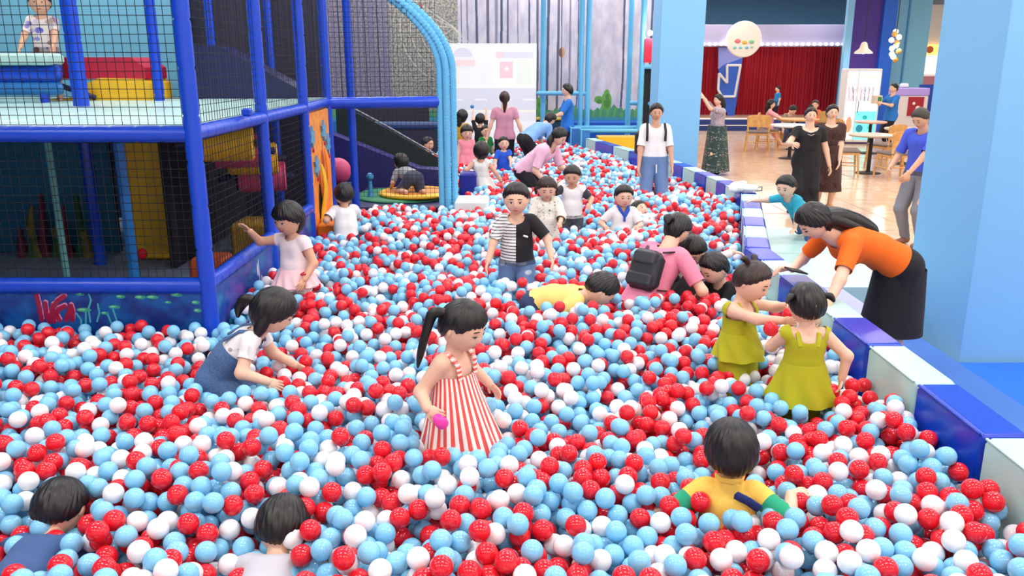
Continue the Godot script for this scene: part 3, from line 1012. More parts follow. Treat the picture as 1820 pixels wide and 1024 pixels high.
func build_back_area() -> void:
	var wm := MB.new()
	wm.flat4(Vector3(-4.0, 3.6, -18.0), Vector3(3.2, 3.6, -18.0), Vector3(3.2, 0, -18.0), Vector3(-4.0, 0, -18.0), Vector3(0, 0, 1))
	wm.flat4(Vector3(-4.0, 3.6, -18.08), Vector3(3.2, 3.6, -18.08), Vector3(3.2, 0, -18.08), Vector3(-4.0, 0, -18.08), Vector3(0, 0, -1))
	wm.flat4(Vector3(3.2, 3.6, -18.0), Vector3(3.2, 3.6, -18.08), Vector3(3.2, 0, -18.08), Vector3(3.2, 0, -18.0), Vector3(1, 0, 0))
	struct("wall_mural", wm, img_mat(mural_print(), 0.7), "mural wall with grey tree trunks, grass and blue water band")
	struct("wall_mural_side", boxmesh(Vector3(-6.0, 2.3, -18.0), Vector3(4.0, 4.6, 0.08)), mat(c8(40, 44, 70), 0.7), "dark wall behind the play frame")
	struct("trim_1", boxmesh(Vector3(-0.4, 3.66, -18.0), Vector3(7.2, 0.12, 0.16), 0.01), M.cyan, "light blue rail along the top of the mural wall")

	# interactive projection screen
	var sc := thing("projection_screen", "large white projection screen with a faint picture of shop fronts", "screen")
	var sm := MB.new()
	sm.flat4(Vector3(-1.3, 2.40, -17.0), Vector3(0.475, 2.40, -17.0), Vector3(0.475, 0.5, -17.0), Vector3(-1.3, 0.5, -17.0), Vector3(0, 0, 1))
	var ip := street_print()
	var sp := img_mat(ip, 0.6)
	sp.emission_enabled = true
	sp.emission_texture = sp.albedo_texture
	sp.emission_energy_multiplier = 0.1
	obj("screen_picture", sm, sp, sc)
	obj("backing", boxmesh(Vector3(-0.41, 1.3, -17.04), Vector3(1.79, 2.24, 0.06), 0.01), M.white, sc)
	# light blue tube frames in front of the mural
	var tf := thing("tube_frame", "light blue tube frame with posts and rails before the mural", "frame")
	for q in [[0.62, -17.2], [1.36, -17.0], [1.50, -17.0], [2.36, -17.3], [2.50, -16.6], [2.78, -16.6]]:
		obj("post", padded(Vector3(q[0], 0.0, q[1]), Vector3(q[0], 3.4, q[1]), 0.055, 0.2), M.cyan, tf)
	for q in [[Vector3(0.5, 1.47, -17.0), Vector3(1.5, 1.47, -17.0)], [Vector3(1.0, 0.80, -16.9), Vector3(2.5, 0.80, -16.9)], [Vector3(1.2, 0.76, -16.6), Vector3(2.8, 0.76, -16.6)], [Vector3(2.36, 1.28, -17.0), Vector3(2.78, 1.28, -16.7)], [Vector3(2.5, 1.98, -16.6), Vector3(2.78, 1.98, -16.6)]]:
		obj("rail", padded(q[0], q[1], 0.045, 0.2), M.cyan, tf)
	tag(obj("padded_bench", boxmesh(Vector3(1.95, 0.44, -17.75), Vector3(1.6, 0.88, 0.36), 0.03), mat(c8(24, 96, 200), 0.4)), "bright blue padded bench at the foot of the mural", "bench")
	tag(obj("doorway_curtain", boxmesh(Vector3(2.65, 1.0, -16.75), Vector3(0.24, 1.9, 0.04), 0.01), M.black), "narrow black doorway panel between light blue posts", "panel")
	tag(obj("red_notice", boxmesh(Vector3(2.66, 2.28, -16.55), Vector3(0.27, 0.44, 0.03), 0.006), mat(c8(200, 20, 52), 0.5)), "small red notice panel above the black doorway", "notice")
	var nl := thing("light_fixture", "pair of small white lamps above the red notice", "lamp", Vector3(2.62, 2.6, -16.5))
	for s in 2:
		var m := MB.new()
		m.ell(Vector3(0.1 * s, 0, 0), Vector3.ONE * 0.05)
		obj("bulb", m, glow(c8(255, 250, 240), 1.6), nl)
	lamp_light(nl, Vector3(0.05, 0, 0.1), 0.2, 0.05)
	# yellow ball-slide floor between pit wall and mural
	var ym := thing("yellow_mat", "large yellow padded ramp beyond the far pit wall", "mat", Vector3(1.98, 0, -15.9))
	var yw := MB.new()
	yw.prism(PackedVector2Array([Vector2(-0.55, 0.1), Vector2(0.95, 0.1), Vector2(0.95, 0.70), Vector2(-0.55, 0.70)]), 0.5, Vector3(0.2, 0, -0.2))
	obj("cushion", yw, M.yellow, ym)
	obj("ramp", boxmesh(Vector3(0.3, 0.16, 0.55), Vector3(1.0, 0.32, 0.9), 0.03), M.yellow, ym)
	# stepped frames at the far end of the pit wall
	for k in 2:
		var fb := thing("frame_block", ["nearer light blue edged block at the far pit corner", "farther light blue edged block at the far pit corner"][k], "block", Vector3(1.36 - 0.16 * k, 0, -15.75 - 0.42 * k))
		obj("core", boxmesh(Vector3(0, 0.42, 0), Vector3(0.16, 0.84, 0.36), 0.01), mat(c8(60, 130, 205), 0.4), fb)
		for e in [[Vector3(-0.08, 0, 0.19), Vector3(-0.08, 0.86, 0.19)], [Vector3(-0.08, 0.86, 0.19), Vector3(0.1, 0.86, 0.19)], [Vector3(-0.08, 0.86, 0.19), Vector3(-0.08, 0.86, -0.19)]]:
			var m := MB.new()
			m.tube([e[0], e[1]], [0.018, 0.018], 6)
			obj("edge", m, M.cyan, fb)
	# counter behind the staff member
	var ct := thing("low_counter", "dark counter with a yellow edge behind the playing group", "counter", Vector3(0.72, 0, -17.68))
	obj("body", boxmesh(Vector3(0, 0.45, 0), Vector3(0.7, 0.9, 0.4), 0.02), mat(c8(24, 66, 90), 0.5), ct)
	obj("edge", boxmesh(Vector3(0.05, 0.93, 0.02), Vector3(0.66, 0.05, 0.44), 0.015), mat(c8(206, 176, 70), 0.4), ct)
	# two light blue balls in the air before the screen, thrown at it
	for q in [[-0.71, 1.30, "light blue ball thrown up before the screen, upper one"], [-0.53, 1.10, "light blue ball thrown up before the screen, by the raised arm"]]:
		var m := MB.new()
		m.ell(Vector3.ZERO, Vector3.ONE * R)
		var o := obj("thrown_ball", m, mat(c8(70, 140, 205), 0.3))
		o.position = Vector3(q[0], q[1], -15.2)
		tag(o, q[2], "ball")

# ---------- stage, café and shops ----------
func sign_mesh(text: String, size: float, depth := 0.02) -> TextMesh:
	var t := TextMesh.new()
	t.text = text
	t.font_size = 48
	t.pixel_size = size / 48.0
	t.depth = depth
	var f := SystemFont.new()
	f.font_names = PackedStringArray(["Droid Sans"])
	f.font_weight = 700
	t.font = f
	return t

func make_chair(label: String, at: Vector3, turn: float) -> Node3D:
	var t := thing("cafe_chair", label, "chair", at, turn, "wooden café chairs")
	if not M.has("chair_seat"):
		M.seat_cloth = mat(c8(120, 108, 104), 0.8)
		M.chair_seat = boxmesh(Vector3(0, 0.445, 0), Vector3(0.42, 0.05, 0.42), 0.02).mesh()
		var b := MB.new()
		var o := PackedVector2Array()
		for k in 13:
			var a := PI * k / 12.0
			o.append(Vector2(cos(a) * 0.21, 0.78 + sin(a) * 0.05))
		o.append(Vector2(-0.2, 0.56)); o.append(Vector2(0.2, 0.56))
		b.prism(o, 0.025, Vector3(0, 0, -0.2))
		M.chair_back = b.mesh()
		M.chair_legs = []
		for s in [[-1, 1], [1, 1], [-1, -1], [1, -1]]:
			var l := MB.new()
			if s[1] > 0:
				l.tube([Vector3(0.18 * s[0], 0.43, 0.17), Vector3(0.21 * s[0], 0, 0.2)], [0.018, 0.013], 8)
			else:
				l.tube([Vector3(0.19 * s[0], 0.78, -0.21), Vector3(0.18 * s[0], 0.43, -0.19), Vector3(0.21 * s[0], 0, -0.22)], [0.014, 0.018, 0.013], 8)
			M.chair_legs.append(l.mesh())
		var st := MB.new()
		for s in [-1, 1]:
			st.tube([Vector3(0.2 * s, 0.2, 0.185), Vector3(0.2 * s, 0.2, -0.2)], [0.01, 0.01], 6)
		st.tube([Vector3(-0.2, 0.22, -0.2), Vector3(0.2, 0.22, -0.2)], [0.01, 0.01], 6)
		M.chair_stretch = st.mesh()
		M.chair_apron = boxmesh(Vector3(0, 0.405, 0), Vector3(0.39, 0.04, 0.39), 0.008).mesh()
	obj("seat", M.chair_seat, M.seat_cloth, t)
	obj("backrest", M.chair_back, M.wood, t)
	for l in M.chair_legs:
		obj("leg", l, M.wood, t)
	obj("stretcher", M.chair_stretch, M.wood, t)
	obj("apron", M.chair_apron, M.wood, t)
	t.scale = Vector3(1.3, 1.06, 1.2)
	return t

func make_table(label: String, at: Vector3, r: float, top: Material) -> Node3D:
	var t := thing("cafe_table", label, "table", at, 0.0)
	var a := MB.new()
	a.lathe([Vector2(0.001, 0.70), Vector2(r - 0.03, 0.70), Vector2(r, 0.715), Vector2(r, 0.735), Vector2(r - 0.01, 0.745), Vector2(0.001, 0.745)], Vector3.ZERO, 36)
	obj("table_top", a, top, t)
	var p := MB.new()
	p.lathe([Vector2(0.05, 0.7), Vector2(0.035, 0.66), Vector2(0.035, 0.06), Vector2(0.06, 0.03)], Vector3.ZERO, 14)
	obj("pedestal", p, M.black, t)
	var b := MB.new()
	b.lathe([Vector2(0.06, 0.035), Vector2(0.2, 0.022), Vector2(0.23, 0.012), Vector2(0.23, 0.0)], Vector3.ZERO, 24)
	obj("base", b, M.black, t)
	return t

func lamp_light(parent: Node3D, p: Vector3, e: float, size: float) -> void:
	var ol := OmniLight3D.new()
	ol.name = "lamp_light"
	ol.light_energy = e
	ol.light_size = size
	ol.omni_range = 30.0
	ol.shadow_enabled = true
	ol.position = p
	parent.add_child(ol)

func build_cafe() -> void:
	# --- stage ---
	var sg := thing("stage", "low stage platform with white edge and blue front below the curtain", "stage")
	obj("platform", boxmesh(Vector3(8.3, 0.18, -28.2), Vector3(5.2, 0.36, 3.4), 0.01), mat(c8(186, 150, 120), 0.35), sg)
	obj("front_board", boxmesh(Vector3(8.3, 0.17, -26.47), Vector3(5.2, 0.34, 0.05), 0.005), mat(c8(24, 54, 130), 0.5), sg)
	obj("edge", boxmesh(Vector3(8.3, 0.365, -26.5), Vector3(5.2, 0.05, 0.1), 0.01), M.white, sg)
	obj("stripe", boxmesh(Vector3(8.3, 0.17, -26.435), Vector3(5.2, 0.03, 0.012)), M.white, sg)
	var cu := thing("stage_curtain", "dark red pleated curtain hanging across the stage", "curtain", Vector3(0, 0, -28.4))
	var cm := MB.new()
	var nn := 460
	var prev := []
	for k in nn + 1:
		var x := 5.95 + 4.85 * k / nn
		var ph := k * TAU / 9.2 + 1.2 * sin(k * 0.31)
		var zz := 0.055 * sin(ph) + 0.02 * sin(ph * 0.37)
		var nrm := Vector3(-cos(ph) * 1.2, 0, 1).normalized()
		var a := cm.vert(Vector3(x, 2.56, zz * 0.8), nrm, Vector2(float(k) / nn, 0))
		var b := cm.vert(Vector3(x, 0.38, zz * 1.3), nrm, Vector2(float(k) / nn, 1))
		if k > 0:
			cm.quad(prev[0], a, b, prev[1])
		prev = [a, b]
	obj("cloth", cm, M.curtain, cu)
	var rod := MB.new()
	rod.tube([Vector3(5.9, 2.57, 0), Vector3(10.85, 2.57, 0)], [0.02, 0.02], 8)
	obj("rod", rod, M.steel, cu)
	# proscenium with bulbs
	var fa := thing("stage_fascia", "lilac stage fascia board carrying a row of round bulbs", "fascia", Vector3(0, 0, -27.8))
	obj("board", boxmesh(Vector3(8.35, 2.9, 0), Vector3(5.1, 0.66, 0.2), 0.02), mat(c8(176, 172, 208), 0.6), fa)
	var bm := MB.new()
	bm.ell(Vector3.ZERO, Vector3.ONE * 0.046, Basis.IDENTITY, 12, 8)
	var bmesh := bm.mesh()
	var bglow := glow(c8(255, 252, 250), 2.2)
	for k in 27:
		var o := obj("bulb", bmesh, bglow, fa)
		o.position = Vector3(5.93 + k * 0.186, 2.63, 0.13)
	var bl := AreaLight3D.new()
	bl.name = "bulb_row_light"
	bl.area_size = Vector2(4.8, 0.1)
	bl.light_energy = 1.2
	bl.area_range = 40.0
	bl.shadow_enabled = true
	bl.position = Vector3(8.35, 2.63, 0.22)
	fa.add_child(bl)
	bl.rotation.y = PI
	# blue shield banner with white line mark, and round sign above it
	var ba := thing("stage_banner", "tall blue tapering banner with a white angular line mark", "banner", Vector3(7.12, 0, -28.2))
	var bo := MB.new()
	bo.prism(PackedVector2Array([Vector2(-0.42, 2.55), Vector2(0.42, 2.55), Vector2(0.34, 1.2), Vector2(0.26, 0.36), Vector2(0.05, 0.36), Vector2(-0.3, 1.2)]), 0.06)
	obj("board", bo, mat(c8(44, 96, 205), 0.5), ba)
	var up := MB.new()
	up.prism(PackedVector2Array([Vector2(-0.41, 2.54), Vector2(0.41, 2.54), Vector2(0.38, 2.2), Vector2(-0.2, 2.0), Vector2(-0.38, 1.85)]), 0.02, Vector3(0, 0, 0.03))
	obj("upper_field", up, mat(c8(140, 150, 226), 0.5), ba)
	var lm := MB.new()
	var pts := [Vector2(0.36, 1.98), Vector2(-0.1, 1.98), Vector2(-0.06, 1.42), Vector2(-0.34, 1.72), Vector2(-0.34, 1.2), Vector2(-0.2, 0.98), Vector2(0.22, 0.98), Vector2(0.34, 1.98)]
	for k in pts.size() - 1:
		var a: Vector2 = pts[k]
		var b: Vector2 = pts[k + 1]
		lm.tube([Vector3(a.x, a.y, 0.05), Vector3(b.x, b.y, 0.05)], [0.045, 0.045], 6)
	obj("line_mark", lm, M.white, ba)
	var rs := thing("round_sign", "round white sign with coloured marks over the stage", "sign", Vector3(7.36, 2.78, -27.6))
	var rm := MB.new()
	rm.lathe([Vector2(0.001, 0.06), Vector2(0.52, 0.06), Vector2(0.56, 0.04), Vector2(0.56, 0.0)], Vector3.ZERO, 40, Basis(Vector3(1, 0, 0), Vector3(0, 0, 1), Vector3(0, -1, 0)))
	obj("disc", rm, mat(c8(244, 240, 230), 0.5), rs)
	for q in [[-0.2, -0.06, 0.1, c8(230, 120, 130)], [0.02, -0.1, 0.09, c8(240, 190, 90)], [0.24, -0.08, 0.09, c8(150, 200, 150)], [-0.28, -0.26, 0.06, c8(130, 200, 210)], [-0.1, -0.26, 0.06, c8(130, 200, 220)], [0.1, -0.26, 0.06, c8(110, 190, 220)], [0.26, -0.24, 0.05, c8(160, 210, 200)]]:
		var m := MB.new()
		m.ell(Vector3(q[0], q[1], 0.06), Vector3(q[2], q[2] * 0.7, 0.015))
		obj("mark", m, mat(q[3], 0.5), rs)
	struct("trim_2", boxmesh(Vector3(10.0, 2.3, -25.9), Vector3(0.2, 4.6, 0.2), 0.02), M.sky, "light blue post at the end of the stage")
	struct("trim_3", boxmesh(Vector3(5.66, 2.3, -28.0), Vector3(0.34, 4.6, 0.4), 0.02), M.sky, "light blue post at the near end of the stage curtain")
	# --- tables and chairs ---
	make_table("round pale-topped café table on black pedestal by the wooden chairs", Vector3(6.85, 0, -16.05), 0.42, mat(c8(206, 186, 168), 0.3))
	make_table("pale café table farther back behind the person in blue shirt", Vector3(8.2, 0, -17.6), 0.42, mat(c8(216, 190, 172), 0.3))
	make_table("white café table behind the person in brown dress", Vector3(6.15, 0, -18.6), 0.45, mat(c8(232, 236, 238), 0.3))
	make_table("wood-topped café table beside the seated person in pink", Vector3(6.95, 0, -20.6), 0.5, M.wood)
	make_table("small pink-topped café table near the lit display cabinet", Vector3(8.35, 0, -19.7), 0.35, mat(c8(226, 176, 160), 0.35))
	make_chair("wooden café chair with back to the camera, nearest the blue pillar", Vector3(7.0, 0, -15.25), PI + 0.15)
	make_chair("wooden café chair left of the nearest pale café table", Vector3(6.25, 0, -15.75), 1.3)
	make_chair("wooden café chair pulled up behind the nearest pale café table", Vector3(7.5, 0, -16.9), -2.6)
	make_chair("wooden café chair under the seated person in pink", Vector3(6.28, 0, -20.7), 1.2)
	make_chair("empty wooden café chair in front of the person in pink", Vector3(5.85, 0, -20.1), 2.9)
	make_chair("wooden café chair at the white table behind the brown dress", Vector3(6.9, 0, -18.5), -1.5)
	make_chair("wooden café chair far back beside the wood-topped table", Vector3(7.7, 0, -21.3), -1.2)
	make_chair("wooden café chair partly behind the head of the person in blue shirt", Vector3(8.7, 0, -17.2), -2.2)
	# --- lit display cabinet (vending unit) ---
	var vc := thing("display_cabinet", "tall white lit display cabinet with coloured prints and glass door", "cabinet", Vector3(9.02, 0, -22.0), -0.12)
	obj("body", boxmesh(Vector3(0, 0.98, -0.3), Vector3(0.86, 1.86, 0.56), 0.02), M.white, vc)
	var vim := Image.create(128, 256, false, Image.FORMAT_RGB8)
	vim.fill(c8(226, 250, 250))
	vim.fill_rect(Rect2i(0, 150, 128, 106), c8(110, 232, 236))
	vim.fill_rect(Rect2i(0, 0, 42, 256), c8(232, 232, 238))
	vim.fill_rect(Rect2i(48, 14, 74, 18), c8(196, 214, 200))
	for k in 7:
		stroke(vim, [Vector2(8 + k * 16, 60), Vector2(16 + k * 15, 110)], 2.2, [c8(210, 150, 160), c8(110, 110, 130), c8(150, 150, 170)][k % 3])
		stroke(vim, [Vector2(18 + k * 15, 64), Vector2(6 + k * 16, 112)], 1.6, [c8(150, 160, 190), c8(190, 130, 150)][k % 2])
	disc(vim, 22, 200, 12, 30, c8(190, 140, 100))
	disc(vim, 84, 172, 10, 8, c8(40, 160, 160))
	disc(vim, 66, 214, 14, 14, c8(30, 120, 140))
	disc(vim, 106, 210, 8, 8, c8(60, 170, 180))
	var vm := img_mat(vim, 0.3)
	vm.emission_enabled = true
	vm.emission_texture = vm.albedo_texture
	vm.emission_energy_multiplier = 0.45
	var vf := MB.new()
	vf.flat4(Vector3(-0.4, 1.86, -0.015), Vector3(0.4, 1.86, -0.015), Vector3(0.4, 0.12, -0.015), Vector3(-0.4, 0.12, -0.015), Vector3(0, 0, 1))
	obj("lit_screen_front", vf, vm, vc)
	for q in [[-0.415, 0.03], [-0.13, 0.03], [0.415, 0.03]]:
		obj("frame_bar", boxmesh(Vector3(q[0], 0.98, 0.0), Vector3(q[1], 1.8, 0.04), 0.008), M.white, vc)
	obj("frame_bar", boxmesh(Vector3(0, 1.88, 0.0), Vector3(0.86, 0.05, 0.04), 0.008), M.white, vc)
	obj("handle", boxmesh(Vector3(-0.08, 0.95, 0.035), Vector3(0.025, 0.3, 0.03), 0.008), M.steel, vc)
	# --- purple wall, pendant lamps and pillars ---
	struct("wall_purple", boxmesh(Vector3(10.75, 2.3, -26.2), Vector3(1.3, 4.6, 0.12), 0.01), mat(c8(70, 44, 140), 0.6), "purple shop wall behind the lit display cabinet")
	struct("wall_blue_strip", boxmesh(Vector3(11.25, 2.3, -26.1), Vector3(0.4, 4.6, 0.2), 0.01), mat(c8(24, 96, 210), 0.5), "bright blue strip of wall beside the purple wall")
	struct("wall_pillar_far", boxmesh(Vector3(12.0, 2.3, -27.2), Vector3(1.7, 4.6, 0.8), 0.015), mat(c8(126, 194, 226), 0.6), "wide light blue pillar at the far shops")
	struct("trim_4", boxmesh(Vector3(12.15, 2.3, -26.78), Vector3(0.05, 4.6, 0.06), 0.01), mat(c8(70, 150, 200), 0.5), "thin darker line on the far pillar")
	for q in [[9.95, 2.43, -24.5, "bell-shaped cream pendant lamp before the purple wall"], [10.05, 2.43, -26.5 + 3.6, ""]]:
		if q[3] == "":
			continue
		var pl := thing("pendant_lamp", q[3], "lamp", Vector3(q[0], q[1], q[2]))
		var s := MB.new()
		s.lathe([Vector2(0.25, -0.12), Vector2(0.24, -0.08), Vector2(0.12, 0.02), Vector2(0.08, 0.16), Vector2(0.03, 0.2)], Vector3.ZERO, 24)
		obj("lamp_shade", s, mat(c8(240, 222, 204), 0.5), pl)
		var b := MB.new()
		b.ell(Vector3(0, -0.06, 0), Vector3.ONE * 0.07)
		obj("bulb", b, glow(c8(255, 240, 220), 2.5), pl)
		var c := MB.new()
		c.tube([Vector3(0, 0.19, 0), Vector3(0, 2.15, 0)], [0.01, 0.01], 6)
		obj("cord", c, M.black, pl)
		lamp_light(pl, Vector3(0, -0.15, 0), 0.5, 0.07)
	var gl := thing("globe_chandelier", "cluster chandelier of cream and amber globes by the far pillar", "chandelier", Vector3(10.6, 2.42, -24.0))
	for k in 11:
		var m := MB.new()
		var a := k * 2.4
		m.ell(Vector3(0.16 * cos(a) * (0.4 + 0.1 * (k % 4)), -0.28 + 0.075 * k, 0.16 * sin(a)), Vector3.ONE * 0.075, Basis.IDENTITY, 12, 8)
		obj("globe_bulb", m, glow(c8(250, 236, 210), 0.5) if k % 3 else mat(c8(214, 160, 70), 0.3), gl)
	var gc := MB.new()
	gc.tube([Vector3(0, 0.4, 0), Vector3(0, 2.16, 0)], [0.012, 0.012], 6)
	obj("cord", gc, M.black, gl)
	lamp_light(gl, Vector3(0, 0.1, 0.2), 0.3, 0.1)
	tag(obj("wall_picture", boxmesh(Vector3(11.42, 1.78, -26.75), Vector3(0.36, 0.3, 0.03), 0.006), mat(c8(232, 206, 186), 0.6)), "small cream framed picture on the far light blue pillar", "picture")
	# --- kiosk ---
	var ko := thing("kiosk", "white kiosk counter with lilac top sign and dark red panel", "kiosk", Vector3(10.75, 0, -23.2))
	obj("counter", boxmesh(Vector3(0, 0.6, 0), Vector3(0.86, 1.2, 0.6), 0.02), mat(c8(222, 216, 218), 0.5), ko)
	obj("sign_board", boxmesh(Vector3(0, 1.3, 0.05), Vector3(0.9, 0.2, 0.5), 0.02), mat(c8(176, 156, 232), 0.5), ko)
	obj("red_panel", boxmesh(Vector3(0.1, 0.92, 0.31), Vector3(0.42, 0.5, 0.02), 0.006), mat(c8(160, 24, 44), 0.5), ko)
	for q in [[0.04, 1.0, 0.04], [0.16, 0.88, 0.06]]:
		var m := MB.new()
		m.ell(Vector3(q[0], q[1], 0.325), Vector3(q[2], q[2], 0.01))
		obj("dot", m, mat(c8(244, 224, 228), 0.5), ko)
	tag(obj("paper_hat", boxmesh(Vector3(10.62, 1.46, -23.2), Vector3(0.2, 0.12, 0.2), 0.04), M.white), "white paper hat on top of the kiosk", "hat")
	var fl := thing("blue_stand", "dark blue notice stand with a pale disc beside the kiosk", "stand", Vector3(11.55, 0, -23.8))
	obj("board", boxmesh(Vector3(0, 1.1, 0), Vector3(0.46, 0.75, 0.04), 0.01), mat(c8(24, 64, 160), 0.5), fl)
	var fd := MB.new()
	fd.ell(Vector3(-0.1, 1.25, 0.025), Vector3(0.1, 0.12, 0.012))
	obj("disc", fd, mat(c8(206, 206, 190), 0.5), fl)
	obj("post", boxmesh(Vector3(0, 0.37, 0), Vector3(0.05, 0.74, 0.05), 0.005), M.steel, fl)
	# --- bright shop beyond ---
	var sh := thing("bright_shop_front", "brightly lit shop front with yellow and pink sign at the far right", "shop front", Vector3(14.6, 0, -30.2))
	obj("wall_board", boxmesh(Vector3(0, 2.0, -0.2), Vector3(2.6, 4.0, 0.1), 0.01), mat(c8(240, 234, 228), 0.6), sh)
	obj("lit_sign_band", boxmesh(Vector3(0, 2.5, 0), Vector3(2.4, 0.34, 0.1), 0.02), glow(c8(250, 206, 110), 0.7), sh)
	obj("lit_window", boxmesh(Vector3(0, 1.98, -0.1), Vector3(2.4, 0.6, 0.04), 0.01), glow(c8(255, 250, 242), 0.8), sh)
	obj("pink_panel", boxmesh(Vector3(0.1, 1.35, -0.1), Vector3(2.0, 0.5, 0.06), 0.01), mat(c8(226, 150, 160), 0.6), sh)
	obj("counter", boxmesh(Vector3(0, 0.5, 0.2), Vector3(2.4, 1.0, 0.4), 0.02), M.white, sh)
	for k in 5:
		var m := MB.new()
		m.ell(Vector3(-0.9 + 0.42 * k, 2.5, 0.06), Vector3(0.13, 0.12, 0.02))
		obj("sign_mark", m, mat([c8(220, 80, 60), c8(120, 60, 140), c8(240, 120, 60)][k % 3], 0.5), sh)
	# white cloth bag lying on the pit wall
	var bg := thing("cloth_bag", "white cloth bag lying on top of the pit wall corner", "bag", Vector3(2.44, 0.72, -8.85))
	var g := MB.new()
	g.ell(Vector3(-0.03, 0.055, 0), Vector3(0.10, 0.058, 0.09), Basis(Vector3.UP, 0.4), 20, 12)
	g.ell(Vector3(0.0, 0.085, 0.02), Vector3(0.06, 0.035, 0.05), Basis(Vector3.BACK, 0.4), 16, 10)
	g.ell(Vector3(-0.09, 0.04, 0.05), Vector3(0.06, 0.04, 0.05), Basis(Vector3.UP, 0.8), 16, 10)
	g.ell(Vector3(0.08, 0.05, 0.04), Vector3(0.1, 0.04, 0.07), Basis.IDENTITY, 16, 10)
	obj("bag_body", g, M.white, bg)
	var gs := MB.new()
	gs.tube([Vector3(0.12, 0.05, 0.05), Vector3(0.2, 0.07, 0.08), Vector3(0.22, 0.02, 0.02), Vector3(0.15, 0.01, 0.0)], [0.008, 0.008, 0.008, 0.008], 6)
	obj("strap", gs, M.grey, bg)

